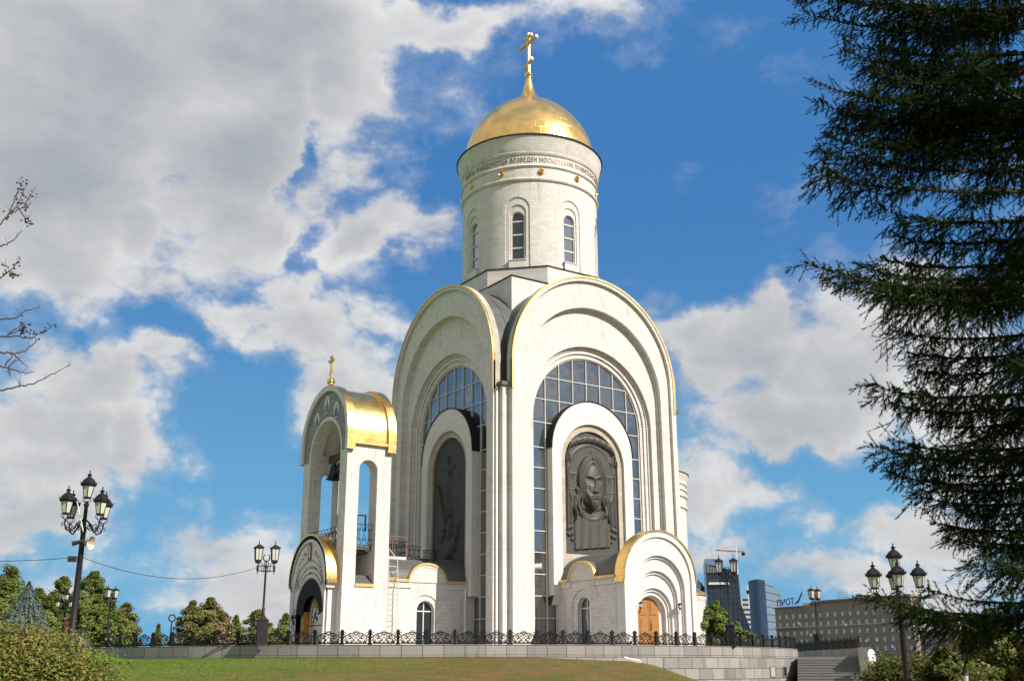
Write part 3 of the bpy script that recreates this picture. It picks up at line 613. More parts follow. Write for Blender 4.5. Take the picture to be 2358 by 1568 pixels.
# ---------------------------------------------------------------- porches: shared pieces
def stepped_portal(k, d0, stp, z0=0.0, name='porch_front', mat=None, parent=None, rim=None):
    F = K(k); mb = MB(); s = stp
    for a, b in zip(s[:-1], s[1:]): mb.strip(at(prof(a[0], a[1], z0), a[2]), at(prof(b[0], b[1], z0), b[2]), F)
    return mb, F
def side_wall(k, sgn, w, da, db, ztop, wc, ww, wz, mc, mw, gc, gw, gh, parent, window=True):
    """flank wall of a porch: arched window in a raised moulding, eaves with a small arched gable over it"""
    F0 = K(k); T = lambda s_, o_, z: F0(sgn*(w+o_), s_, z)
    mb = MB(); n = 24; hole = prof(ww, wz, 0.0, n, None, wc); mo = prof(mw, wz, 0.0, n, None, mc); out = rectprof(da, db, 0.0, ztop, mc, wz, n)
    mb.strip([T(u, 0, z) for u, z in out], [T(u, 0, z) for u, z in mo]); mb.strip([T(u, 0, z) for u, z in mo], [T(u, -.07, z) for u, z in mo])
    mb.strip([T(u, -.07, z) for u, z in mo], [T(u, -.07, z) for u, z in hole]); mb.strip([T(u, -.07, z) for u, z in hole], [T(u, -.62, z) for u, z in hole])
    # cornice slab and the gable arch
    pg = prof(gw, ztop, ztop, n, gh, gc); pg2 = prof(gw-.22, ztop, ztop-.30, n, gh-.2, gc)
    mb.poly([T(u, .06, z) for u, z in pg[1:-1]]); mb.strip([T(u, .06, z) for u, z in pg[1:-1]], [T(u, -1.3, z) for u, z in pg[1:-1]])
    for a, b in ((da, gc-gw+.2), (gc+gw-.2, db)): mb.box(a, b, 0.0, .075, ztop-.36, ztop, T)
    q = prof(gw-.18, ztop, ztop-.36, n, gh-.22, gc); 
    mb.strip([T(u, .061, z) for u, z in prof(gw-.02, ztop, ztop-.36, n, gh-.02, gc)], [T(u, .09, z) for u, z in prof(gw-.02, ztop, ztop-.36, n, gh-.02, gc)])
    mb.strip([T(u, .09, z) for u, z in prof(gw-.02, ztop, ztop-.36, n, gh-.02, gc)], [T(u, .09, z) for u, z in q]); mb.strip([T(u, .09, z) for u, z in q], [T(u, .0, z) for u, z in q])
    o = mb.build('side_wall', M['wall'], parent, 28)
    gd = MB()
    pa = prof(gw+.04, ztop+.02, ztop+.02, n, gh+.05, gc)[1:-1]; pb = prof(gw-.10, ztop+.02, ztop+.02, n, gh-.09, gc)[1:-1]
    gd.strip([T(u, .14, z) for u, z in pa], [T(u, .14, z) for u, z in pb]); gd.strip([T(u, .14, z) for u, z in pb], [T(u, .04, z) for u, z in pb]); gd.strip([T(u, .14, z) for u, z in pa], [T(u, -.1, z) for u, z in pa])
    for a, b in ((da, gc-gw-.0), (gc+gw+.0, db)):
        if b-a > .05: gd.box(a, b, -.02, .16, ztop+.005, ztop+.17, T)
    gd.build('eaves_trim', M['goldpaint'], o, 30)
    rf = MB(); rf.strip([T(u, -.1, z-.02) for u, z in pa], [T(u, -1.9, z-.02) for u, z in pa]); rf.build('gablet_roof', M['lead'], o, 30)
    if window:
        wn = MB(); wn.m = 0; wn.poly([T(u, -.40, z) for u, z in hole]); wn.m = 1
        wn.box(wc-.035, wc+.035, -.40, -.33, 0, wz+ww, T); wn.box(wc-ww, wc+ww, -.40, -.335, wz-.035, wz+.04, T)
        h2 = prof(ww-.06, wz, 0, n, None, wc); wn.strip([T(u, -.34, z) for u, z in hole], [T(u, -.34, z) for u, z in h2])
        wn.m = 2; wn.box(wc-ww, wc+ww, -.52, -.42, .3, 1.15, T)
        wn.build('window', [M['glassd'], M['frame'], M['ochre']], o, 28)
    return o
def porch_roof(k, parent, da, db, w, zs, h):
    F = K(k); mb = MB(); p = prof(w, zs, zs, 30, h)[1:-1]; mb.strip(at(p, da), at(p, db), F); mb.poly(at(p, db), F); mb.build('porch_roof', M['lead'], parent, 30)
def porch_rim(k, parent, d_front, d_back, Rr, zc, zb, shine=False):
    F = K(k); mb = MB(); p = prof(Rr, zc, zb, 40); pi_ = prof(Rr-.12, zc, zb, 40)
    mb.strip(at(p, d_front), at(p, d_back), F); mb.strip(at(p, d_front), at(pi_, d_front), F); mb.strip(at(p, d_back), at(pi_, d_back), F)
    mb.strip(at(pi_, d_front), at(pi_, d_front-.05), F)
    for s in (-1, 1): mb.box(*sorted((s*(Rr+.05), s*(Rr-.3))), d_back+.02, d_front-.05, zb-.14, zb+.02, F)
    return mb.build('gable_rim', M['gold'], parent, 30)

# south porch
DP = 13.5
st = [(2.78,4.02,DP),(2.50,4.02,DP),(2.50,4.02,DP-.12),(2.02,3.40,DP-.12),(2.02,3.40,DP-.28),(1.94,3.32,DP-.28),(1.94,3.32,DP-.40),(1.66,2.86,DP-.40),(1.66,2.86,DP-.56),(1.58,2.76,DP-.56),(1.58,2.76,DP-.68),
      (1.40,2.12,DP-.68),(1.40,2.12,DP-.84),(1.28,2.05,DP-.84),(1.28,2.05,DP-.95),(1.12,1.98,DP-.95),(1.12,1.98,DP-1.2),(.86,2.1,DP-1.3)]
mb, F = stepped_portal(0, DP, st)
mb.strip(at(prof(2.82, 4.02, 3.75), DP-.01), at(prof(2.82, 4.02, 3.75), DP-.8), F)
for s in (-1, 1): mb.box(*sorted((s*2.6, s*2.84)), DP-.82, DP-.005, 0, 4.0, F)
porch = mb.build('porch', M['smooth'], church, 28)
porch_rim(0, porch, DP+.03, DP-.8, 2.93, 4.02, 3.9)
dm = MB(); dD = DP-1.28
for s in (-1, 1):
    def T(u, o_, z, s=s): return F(s*u, dD+o_, z)
    pr = [(0.012, 0), (.84, 0)]+[(.84*math.cos(a), 2.12+.9*math.sin(a)) for a in np.linspace(0, PI/2-.015, 12)]
    dm.poly([T(u, 0, z) for u, z in pr]); dm.strip([T(.012, 0, 0), T(.012, 0, 3.02)], [T(.012, -.06, 0), T(.012, -.06, 3.02)])
    for (a, b, c, d) in ((.14, .68, .18, .72), (.14, .68, .88, 1.78)):
        dm.box(a, b, .0, .03, c, d, T); dm.box(a+.09, b-.09, .03, .05, c+.09, d-.09, T)
    pp = [(.14, 1.95), (.70, 1.95)]+[(.70*math.cos(a)+.0, 2.12+.72*math.sin(a)) for a in np.linspace(.1, 1.36, 9)]
    dm.poly([T(u, .03, z) for u, z in pp]); dm.strip([T(u, .03, z) for u, z in pp+[pp[0]]], [T(u, 0, z) for u, z in pp+[pp[0]]])
    cu, cz = .4, 2.3; pq = [(cu+(u-cu)*.78, cz+(z-cz)*.78) for u, z in pp]; dm.poly([T(u, .045, z) for u, z in pq]); dm.strip([T(u, .045, z) for u, z in pq+[pq[0]]], [T(u, .03, z) for u, z in pq+[pq[0]]])
door = dm.build('door', M['wood'], porch, 28)
mb = MB(); mb.tube([F(.12, dD+.02, 1.05), F(.12, dD+.10, 1.1), F(.12, dD+.10, 1.4), F(.12, dD+.02, 1.45)], .018, 6); mb.build('door_handle', M['iron'], porch)
side_wall(0, -1, 2.84, 6.6, 12.7, 4.06, 9.44, .66, 2.42, 9.44, 1.14, 9.42, 1.36, 1.16, porch)
side_wall(0, 1, 2.84, 6.6, 12.7, 4.06, 9.44, .66, 2.42, 9.44, 1.14, 9.42, 1.36, 1.16, porch)
porch_roof(0, porch, 6.6, 12.72, 2.8, 4.2, 1.75)

# west annex between tower and bell gable
annex = empty('annex', (0,0,0)); annex.parent = church
side_wall(1, 1, 2.85, 6.6, 13.3, 4.06, 10.18, .63, 2.33, 10.22, .98, 10.13, 1.37, 1.17, annex)
side_wall(1, -1, 2.85, 6.6, 13.3, 4.06, 10.18, .63, 2.33, 10.22, .98, 10.13, 1.37, 1.17, annex)
porch_roof(1, annex, 6.6, 13.3, 2.8, 4.2, 1.65)
F1 = K(1)
mb = MB(); mb.box(-1.6, 1.6, 11.0, 13.4, 5.45, 5.72, F1); mb.build('landing', M['smooth'], annex)
mb = MB(); mb.tube([F1(2.93, 7.35, 0), F1(2.93, 7.35, 3.5)], .06, 8); mb.tube([F1(2.93, 7.35, 3.5), F1(2.97, 7.35, 3.72)], [.06, .13], 8); mb.build('downpipe', M['white'], annex)
# ---------------------------------------------------------------- scroll ironwork helper
def spiral(c, r0, turns, a0, sgn=1, n=14):
    return [(c[0]+r0*(1-.8*i/n)*math.cos(a0+sgn*turns*2*PI*i/n), c[1]+r0*(1-.8*i/n)*math.sin(a0+sgn*turns*2*PI*i/n)) for i in range(n+1)]
def scroll_panel(mb, T, L, H, nrep, r=.013):
    """rails and S scrolls between x=0..L, y=0..H"""
    mb.tube([T(0, 0), T(L, 0)], r*1.5, 4); mb.tube([T(0, H), T(L, H)], r*1.6, 4)
    w = L/nrep
    for i in range(nrep):
        x = w*(i+.5)
        for s in (-1, 1):
            mb.tube([T(*p) for p in spiral((x+s*w*.22, H*.72), w*.24, 1.3, PI/2, s)], r, 4)
            mb.tube([T(*p) for p in spiral((x-s*w*.22, H*.27), w*.22, 1.2, -PI/2, s)], r, 4)
            mb.tube([T(x+s*w*.45, H*.05), T(x+s*w*.05, H*.5), T(x+s*w*.45, H*.95)], r, 4)
# ---------------------------------------------------------------- bell gable
belfry = empty('belfry', (0,0,0)); belfry.parent = church
XF, XB, HY = 16.25, 13.2, 3.36
RC = 12.95
mb = MB(); F = F1
# front and back walls with the tall arch
for d_out, d_in, sg in ((XF, 15.4, 1), (XB, 14.15, -1)):
    zlow = 0.0 if sg == 1 else 0.0
    Po = prof(HY, RC, 0.0); Pi = prof(2.32, 11.98, 0.0)
    mb.strip(at(Po, d_out), at(Pi, d_out), F); mb.strip(at(Pi, d_out), at(Pi, d_in), F); mb.strip(at(Pi, d_in), at(prof(2.6, 12.1, 0.0), d_in), F)
# low solid front below the balcony
mb.box(-2.32, 2.32, 15.45, 16.2, 0, 5.7, F); mb.box(-2.32, 2.32, 13.25, 14.1, 0, 5.7, F)
# side walls with a slender arched opening
n = 24
for s in (-1, 1):
    T = lambda dd, o_, z, s=s: F(s*(HY+o_), dd, z)
    hole = prof(.63, 10.72, 3.72, n, None, 14.775); out = rectprof(XB, XF, 3.72, 12.45, 14.775, 10.72, n)
    mb.strip([T(u, 0, z) for u, z in out], [T(u, 0, z) for u, z in hole]); mb.strip([T(u, 0, z) for u, z in hole], [T(u, -1.04, z) for u, z in hole])
    mb.add([T(XB, 0, 0), T(XF, 0, 0), T(XF, 0, 3.72), T(XB, 0, 3.72)], [(0, 1, 2, 3)])
    o2 = rectprof(14.145, 15.405, 3.72, 12.45, 14.775, 10.72, n); mb.strip([T(u, -1.04, z) for u, z in o2], [T(u, -1.04, z) for u, z in hole])
mb.strip(at(prof(2.6, 12.1, 12.0, 30), 15.4), at(prof(2.6, 12.1, 12.0, 30), 14.15), F)
put(mb.build('bell_gable', M['wall'], belfry, 28))
# gilded barrel roof with two rims
mb = MB(); p = prof(3.44, RC, 12.42, 40); mb.strip(at(p, 15.9), at(p, 13.5), F)
for s in (-1, 1): mb.box(*sorted((s*3.40, s*3.58)), 13.5, 15.88, 12.28, 12.46, F)
for a, b in ((16.42, 15.86), (13.56, 13.02)):
    p = prof(3.64, RC, 11.9, 40); q = prof(3.40, RC, 11.9, 40); mb.strip(at(p, a), at(p, b), F)
    inner = b if a > 15 else a
    mb.strip(at(p, inner), at(q, inner), F)
roofb = mb.build('barrel_roof', M['gold'], belfry, 30)
mb = MB()
for a, b, o_ in ((16.42, 16.25, 16.42), (13.2, 13.02, 13.02)):
    p = prof(3.62, RC, 11.92, 40); q = prof(3.28, RC, 11.92, 40); mb.strip(at(p, o_), at(q, o_), F); mb.strip(at(q, o_), at(q, XF if a > 15 else XB), F)
mb.build('rim_face', M['smooth'], belfry, 28)
mb = MB()
for d_, o_ in ((XF, .012),): 
    mb.strip(at(prof(3.26, RC, 11.95, 40), d_+o_), at(prof(2.62, 12.0, 11.95, 40), d_+o_), F)
mos = mb.build('mosaic', M['mosaic'], belfry, 0)
mb = MB()
for (Ra, za) in ((3.27, RC), (2.62, 12.0)): mb.strip(at(prof(Ra, za, 11.95, 40), XF+.02), at(prof(Ra-.045, za, 11.95, 40), XF+.02), F)
mb.build('mosaic_border', M['red'], belfry, 0)
# three figure panels in the mosaic
def oval(mb, uc, zc, a, b, d, z0=None, k=F, n=20): mb.poly([k(uc+a*math.cos(2*PI*i/n), d, zc+b*math.sin(2*PI*i/n)) for i in range(n)])
for uc, zc, hh, colr in ((-.02, 15.38, .66, 'figred'), (1.42, 14.78, .60, 'blue'), (-1.52, 14.62, .58, 'blue')):
    mb = MB(); mb.m = 0; oval(mb, uc, zc, .46, hh, XF+.022); mb.m = 1; oval(mb, uc, zc, .40, hh-.06, XF+.026); mb.m = 2
    mb.poly([F(uc+x, XF+.031, zc+z) for x, z in ((-.26, -hh*.75), (.26, -hh*.75), (.24, -.1), (.12, .14), (-.12, .14), (-.24, -.1))]); mb.m = 3; oval(mb, uc, zc+.28, .15, .15, XF+.034); mb.m = 4; oval(mb, uc, zc+.27, .075, .10, XF+.038)
    mb.build('figure_panel', [M['letter'], M['smooth'], M['blue'] if colr == 'blue' else M['brown'], M['goldpaint'], M['beige']], mos, 0)
mb = MB(); mb.tube([(-16.1, 0, 16.5), (-16.1, 0, 16.9)], .04, 6); mb.lathe([(.001,16.70),(.12,16.73),(.23,16.83),(.265,16.97),(.23,17.11),(.12,17.21),(.001,17.24)], (-16.1, 0, 0), 20); cross(mb, (-16.1, 0, 17.2), 1.55, .42, .12); mb.build('cross', M['goldshine'], roofb, 60)
# lower side roofs, platform, balconies
mb = MB()
for s in (-1, 1):
    T = lambda dd, o_, z, s=s: F(s*(HY+o_), dd, z)
    mb.add([T(14.15, .0, 3.74), T(15.4, .0, 3.74), T(15.35, -.75, 4.35), T(14.2, -.75, 4.35)], [(0, 1, 2, 3)])
mb.box(-2.3, 2.3, 13.4, 16.0, 5.702, 5.86, F)
mb.build('side_roof', M['lead'], belfry)
for s in (-1, 1): mb = MB(); mb.box(*sorted((s*3.30, s*3.44)), 14.15, 15.4, 3.62, 3.80, F); mb.build('drip_trim', M['goldpaint'], belfry)
mb = MB(); mb.box(-2.9, 2.9, 14.2, 15.36, 5.88, 6.12, F); mb.build('platform', M['lead'], belfry)
mb = MB(); T = lambda x, y: F(3.1, 14.2+x, 6.14+y); scroll_panel(mb, T, 1.15, 1.25, 3); mb.tube([F(3.1, 15.33, 6.1), F(3.1, 15.33, 8.05)], .035, 4)
T2 = lambda x, y: F(-2.2+x, 16.15, 6.1+y); scroll_panel(mb, T2, 4.4, 1.15, 9); T3 = lambda x, y: F(-3.1, 14.2+x, 6.14+y); scroll_panel(mb, T3, 1.15, 1.25, 3)
for i in range(5): mb.tube([F(2.25+.05*math.sin(i), 16.2, 6.0+i*.4), F(2.35-.05*math.cos(i*2), 16.22, 6.4+i*.4)], .05, 5)
mb.build('balcony_railing', M['iron'], belfry)
mb = MB(); 
for a, b, c, d in ((14.65, 15.3, 7.9, 7.98), (14.65, 14.73, 7.0, 7.9), (15.22, 15.3, 6.2, 7.9)): mb.box(2.98, 3.06, a, b, c, d, F)
mb.build('metal_frame', M['iron'], belfry)
mb = MB()
T = lambda x, y: F(1.55, 11.0+x, 5.75+y); scroll_panel(mb, T, 2.2, .95, 5); T = lambda x, y: F(1.6-x, 11.0, 5.75+y); scroll_panel(mb, T, 3.2, .95, 6)
T = lambda x, y: F(1.55, 8.6+x, 5.65+y); scroll_panel(mb, T, 1.2, .6, 3)
T = lambda x, y: F(1.5, 9.9+x, 5.6+y); scroll_panel(mb, T, 1.0, .85, 3)
mb.build('scroll_railing', M['iron'], annex)
mb = MB(); mb.tube([F(1.55, 13.2, 6.75), F(1.55, 12.0, 6.75)], .035, 5); mb.tube([F(1.55, 12.6, 6.98), F(1.55, 11.0, 6.98)], .035, 5); mb.tube([F(1.55, 11.0, 5.7), F(1.55, 11.0, 7.0)], .03, 5); mb.tube([F(1.55, 12.0, 5.7), F(1.55, 12.0, 6.8)], .03, 5); mb.build('handrail', M['rail'], annex)
# beam for the bells
mb = MB(); mb.box(-2.9, 2.6, 14.65, 14.95, 12.0, 12.45, F); mb.build('bell_beam', M['woodd'], belfry)

# ---------------------------------------------------------------- west portal
portal = empty('portal', (0,0,0)); portal.parent = church
DW = 17.02
mb = MB(); mb.strip(at(prof(2.82, 4.02, 3.72), DW), at(prof(2.55, 3.9, 3.72), DW), F)
so_ = [(2.62,4.02,DW-.1),(2.34,3.0,DW-.1),(2.34,3.0,DW-.2),(2.02,2.2,DW-.2),(2.02,2.2,DW-.55)]
mb.strip(at(prof(2.82, 4.02, 3.72), DW), at(prof(2.60, 4.02, 3.72), DW), F); mb.strip(at(prof(2.60, 4.02, 0), DW), at(prof(2.60, 4.02, 0), DW-.1), F)
for a, b in zip(so_[:-1], so_[1:]): mb.strip(at(prof(a[0], a[1], 0), a[2]), at(prof(b[0], b[1], 0), b[2]), F)
for s in (-1, 1):
    mb.box(*sorted((s*2.02, s*2.62)), 16.2, DW-.22, 0, 3.7, F); mb.box(*sorted((s*2.60, s*2.80)), 16.25, DW-.05, 3.55, 3.9, F)
PW = mb; porch_rim(1, portal, DW+.04, 16.1, 2.95, 4.02, 3.95)
mb = MB(); mb.strip(at(prof(2.03, 2.2, 2.2), DW-.21), at(prof(1.2, 2.0, 2.2), DW-.30), F); mb.strip(at(prof(2.0, 2.2, 2.2), DW-.6), at(prof(1.15, 2.0, 2.0), DW-.62), F)
ab = mb.build('arch_lining', M['black'], portal, 28)
mb = PW; mb.m = 1
for i in range(44):
    a = PI*(i+.5)/44; mb.box(-2.34*math.cos(a)*.88-.03, -2.34*math.cos(a)*.88+.03, DW-.19, DW-.17, 2.2+2.34*math.sin(a)*.88-.03, 2.2+2.34*math.sin(a)*.88+.05, F)
for i in range(30):
    a = PI*(i+.5)/30; mb.box(-2.72*math.cos(a)-.03, -2.72*math.cos(a)+.03, DW+.002, DW+.012, 4.02+2.70*math.sin(a)-.07, 4.02+2.70*math.sin(a)+.03, F)
PW.build('portal_wall', [M['smooth'], M['brown']], portal, 28)
mb = MB(); mb.strip(at(prof(2.37, 3.0, 1.0), DW-.09), at(prof(2.33, 3.0, 1.0), DW-.09), F); mb.box(-2.0, 2.0, 16.235, 16.25, 1.42, 1.48, F); mb.build('red_line', M['red'], portal, 0)
mb = MB(); mb.poly([F(u, 16.23, z) for u, z in prof(2.1, 2.2, 0)]); mb.build('portal_back', M['painted'], portal, 0)
mb = MB(); 
for Ra, zc, dd in ((1.25, 2.0, 16.25), (.9, 1.9, 16.26)): mb.strip(at(prof(Ra, zc, 0, 30, Ra*1.25), dd), at(prof(Ra-.08, zc, 0, 30, Ra*1.25-.08), dd), F)
mb.build('painted_arch', M['brown'], portal, 0)
mb = MB(); mb.poly([F(u, 16.245, z) for u, z in prof(.55, 2.9, 2.5, 20)]); mb.box(-1.55, -1.2, 16.24, 16.6, 0, 2.3, F); mb.build('ochre_panel', M['ochre'], portal)
def arcT(Ra, zc, d, kx=1.0): return lambda x, y, dd: F((Ra+y)*math.sin(x*kx/Ra), d+dd, zc+(Ra+y)*math.cos(x*kx/Ra))
text_mesh('ХРИСТОСЪ        ВОСКРЕСЕ', .42, arcT(1.80, 3.95, DW-.1), 'inscription', M['brown'], portal, .015, width=1.08)
text_mesh('СМЕРТIЮ СМЕРТЬ ПОПРАВЪ И СУЩИМЪ', .24, arcT(2.20, 2.62, DW-.2), 'inscription', M['brown'], portal, .015)
text_mesh('ВО ГРОБѢХЪ ЖИВОТЪ ДАРОВАВЪ', .22, arcT(1.98, 2.52, DW-.2), 'inscription', M['brown'], portal, .015)
mb = MB(); mb.m = 0; mb.poly([F(u, DW-.06, z) for u, z in prof(.27, 6.15, 5.35, 14)]); mb.strip([F(u, DW-.06, z) for u, z in prof(.27, 6.15, 5.35, 14)], [F(u, DW-.11, z) for u, z in prof(.27, 6.15, 5.35, 14)]); mb.m = 1; mb.poly([F(u, DW-.05, z) for u, z in prof(.20, 6.13, 5.42, 14)])
mb.m = 2; oval(mb, 0, 6.14, .11, .12, DW-.045); mb.m = 3; mb.poly([F(x, DW-.04, z) for x, z in ((-.10, 5.5), (.10, 5.5), (.09, 5.95), (.04, 6.1), (-.04, 6.1), (-.09, 5.95))])
mb.build('icon', [M['brown'], M['red'], M['goldpaint'], M['smooth']], portal, 0)
for s, n_, sp_ in ((1.75, 46, .26), (-1.7, 26, .2)):       # iron vines on the jambs
    mb = MB(); 
    for i in range(n_):
        c = Vector(F(-s+random.gauss(0, sp_), DW-.02+random.uniform(-.05, .18), 2.15-abs(random.gauss(0, .4)))); q = random.uniform(.03, .06)
        mb.lathe([(.001, -q), (q, 0), (.001, q)], c, 6)
    mb.tube([F(-s, DW, 2.5), F(-s*.95, DW+.15, 1.9), F(-s*.85, DW+.1, 1.3), F(-s*.8, DW+.05, .95)], .025, 5); mb.build('iron_vine', M['iron'], portal, 0)
mb = MB(); mb.poly([F(2.605, x, z) for x, z in ((16.28, 2.2), (16.7, 2.2), (16.7, 3.0), (16.28, 3.0))]); mb.build('plaque', M['beige'], portal, 0)

# ---------------------------------------------------------------- bells (hang from the beam)
for i, (x, y, s, lab) in enumerate(((-14.8, -1.62, 1.0, 'large dark bell hanging from the beam in the bell gable'), (-14.8, -.72, .78, 'smaller dark bell partly hidden by the front right pillar'))):
    mb = MB(); mb.lathe([(.001,-.12),(.10,-.14),(.12,-.2),(.2,-.24),(.27,-.34),(.31,-.6),(.36,-.85),(.46,-1.05),(.56,-1.15),(.54,-1.18),(.46,-1.1),(.3,-.8),(.001,-.5)], n=28)
    mb.v = [(a*s, b*s, c*s) for a, b, c in mb.v]; e = empty('bell', (x, -y, 12.0), lab, 'bell')
    o = mb.build('bell_body', M['bell'], None, 50); o.parent = e
    mb = MB(); mb.tube([(0, 0, .05), (0, 0, -.14*s)], .05, 6); mb.tube([(0, 0, -.5*s), (0, 0, -1.22*s)], [.02, .05], 6); o = mb.build('bell_hanger', M['iron'], None); o.parent = e

# ladder fixed at the corner of the annex
lad = empty('ladder', (-13.0, -3.15, 0), 'steel ladder with hand loops on the white annex wall', 'ladder')
mb = MB(); 
for y_, w0 in ((0, .0),):
    A = [(.05, -.05, 0), (-.05, -.05, 4.4), (-.12, -.05, 5.9)]; B = [(.62, -.05, 0), (.60, -.05, 4.0), (.52, -.05, 5.4), (-.1, -.05, 6.0)]
    mb.tube(A, .034, 5); mb.tube(B, .034, 5); mb.tube([(.0, -.05, 4.4), (.3, -.3, 4.6), (.48, -.05, 4.7)], .018, 4)
    mb.tube([(.3, -.05, .1), (.03, -.4, 1.4), (.06, -.4, 3.8)], .016, 4)
mb.build('ladder_rail', M['ladder'], lad, loc=(0,0,0))
for i in range(15):
    z = .3+i*.33; xa = .05-.1*z/4.4; mb = MB(); mb.tube([(xa, -.05, z), (.61-max(0, z-4)*.06, -.05, z)], .022, 4); mb.build('rung', M['ladder'], lad, loc=(0,0,0))
for o_, lab in ((-1.28, 'small wall lantern left of the wooden church door'), (1.62, 'small wall lantern right of the wooden church door')):
    dd = 12.84 if o_ < 0 else 13.1
    e = empty('wall_lantern', (o_, -dd, 2.35), lab, 'lantern', 'lanterns beside the church door')
    mb = MB(); mb.tube([(0, .12, -.25), (0, -.12, -.3), (0, -.2, -.05)], .018, 5); o = mb.build('bracket', M['iron'], None); o.parent = e; mb = MB(); mb.lathe([(.02,.32),(.14,.24),(.15,.2),(.12,.2)], (0, -.2, 0), 6); o = mb.build('lantern_cap', M['iron'], None); o.parent = e; mb = MB(); mb.lathe([(.001,-.12),(.05,-.08),(.08,.0)], (0, -.2, 0), 6); o = mb.build('lantern_base', M['iron'], None); o.parent = e
    mb = MB(); mb.lathe([(.075,0),(.12,.2)], (0, -.2, 0), 6); o = mb.build('glass', M['frost'], None); o.parent = e
# ================================================================ terrace, ground
TC = Vector((-5.265, 4.906)); TR = 24.917; CPH, CS = R_(201.898), R_(3.144)
def tc(phi, r, z=0.0): return (TC.x+r*math.cos(phi), TC.y+r*math.sin(phi), z)
def polar_hit(az, R=TR):
    d = Vector((math.cos(R_(az)), math.sin(R_(az)))); o = Vector((CAM.x, CAM.y))-TC; b = o.dot(d); c = o.dot(o)-R*R; D = b*b-c
    t = -b-math.sqrt(max(D, 0)); p = Vector((CAM.x, CAM.y))+d*t; return math.atan2(p.y-TC.y, p.x-TC.x), t
def sm(x, a, b): t = np.clip((np.asarray(x, float)-a)/(b-a), 0, 1); return t*t*(3-2*t)
_a = R_(49.8); _p1 = (CAM.x+4.2*math.sin(_a), CAM.y-4.2*math.cos(_a)); _w = azd_xy(49.8, 55.4); _u = Vector((_w[0]-_p1[0], _w[1]-_p1[1])).normalized()
ML = (_p1[0], _p1[1], _u.x, _u.y, _u.y, -_u.x)
def hgt(x, y):
    x = np.asarray(x, float); y = np.asarray(y, float)
    dx = x-TC.x; dy = y-TC.y; r = np.hypot(dx, dy); dw = np.maximum(r-TR, 0); ph = np.degrees(np.arctan2(dy, dx))
    base = -0.60-.040*np.minimum(dw, 90)
    # the mound ends along a line running out from the wall; to the right of it the ground falls to the stairs
    s = (x-ML[0])*ML[4]+(y-ML[1])*ML[5]; al = (x-ML[0])*ML[2]+(y-ML[1])*ML[3]
    drop = (2.5*sm(s, -.5, 8)+.18*sm(s, -6, 0))*sm(al, -8, 4)
    z = base-drop
    z = z+.06*np.sin(x*.35+1)*np.cos(y*.27)*sm(dw, .5, 4)
    far = sm(dw, 60, 140); z = z*(1-far)+(-3.2)*far
    dl = (ph+120+180) % 360-180     # the plateau behind and to the left of the terrace
    k = np.maximum(sm(-dl, 38, 52), sm(dl, 115, 150))*(1-sm(r, 260, 600))
    return z*(1-k)+.05*k
def ground_mat():
    mt, gg, b, o = new_mat('lawn'); t = gg.n('ShaderNodeTexCoord'); P = t.outputs['Object']
    f1 = gg.noise(P, .16, 6, .6); f2 = gg.noise(P, 1.1, 6, .65); f3 = gg.noise(P, 9, 5, .7)
    c = gg.ramp(f2, [(.36, (.075,.115,.015)), (.45, (.125,.115,.028)), (.54, (.19,.11,.045)), (.72, (.25,.125,.065))])
    c2 = gg.ramp(f2, [(.3, (.075,.185,.012)), (.6, (.12,.205,.018)), (.8, (.19,.18,.04))])
    sx = gg.n('ShaderNodeSeparateXYZ'); gg.put(sx.inputs[0], P)
    side = gg.smooth(gg.math('ADD', gg.math('SUBTRACT', sx.outputs[0], gg.math('MULTIPLY', sx.outputs[1], .9)), gg.math('MULTIPLY', f1, 12)), -14.0, 10.0)
    c = gg.mix(side, c2, c); c = gg.mix(gg.math('MULTIPLY', gg.smooth(f3, .5, .75), .5), c, (.035, .05, .012, 1))
    gg.put(b.inputs['Base Color'], c); b.inputs['Roughness'].default_value = .9; b.inputs['Specular IOR Level'].default_value = .1
    bp = gg.n('ShaderNodeBump'); bp.inputs['Strength'].default_value = .8; bp.inputs['Distance'].default_value = .08; gg.put(bp.inputs['Height'], f3); gg.nt.links.new(bp.outputs[0], b.inputs['Normal'])
    return mt
GM = ground_mat()
def ground():
    rs = np.concatenate([np.linspace(TR-.3, TR+60, 150), np.geomspace(TR+62, 5000, 40)]); ph = np.radians(np.linspace(-180, 180, 481))[:-1]
    Rr, Ph = np.meshgrid(rs, ph, indexing='ij'); x = TC.x+Rr*np.cos(Ph); y = TC.y+Rr*np.sin(Ph); z = hgt(x, y)
    n = len(ph); idx = np.arange(len(rs)*n).reshape(len(rs), n); q = np.stack([idx[:-1], np.roll(idx, -1, 1)[:-1], np.roll(idx, -1, 1)[1:], idx[1:]], -1).reshape(-1, 4)[:, ::-1]
    o = np_mesh('ground', np.stack([x, y, z], -1).reshape(-1, 3), q, GM, None, True); put(o, kind='structure'); return o
ground()
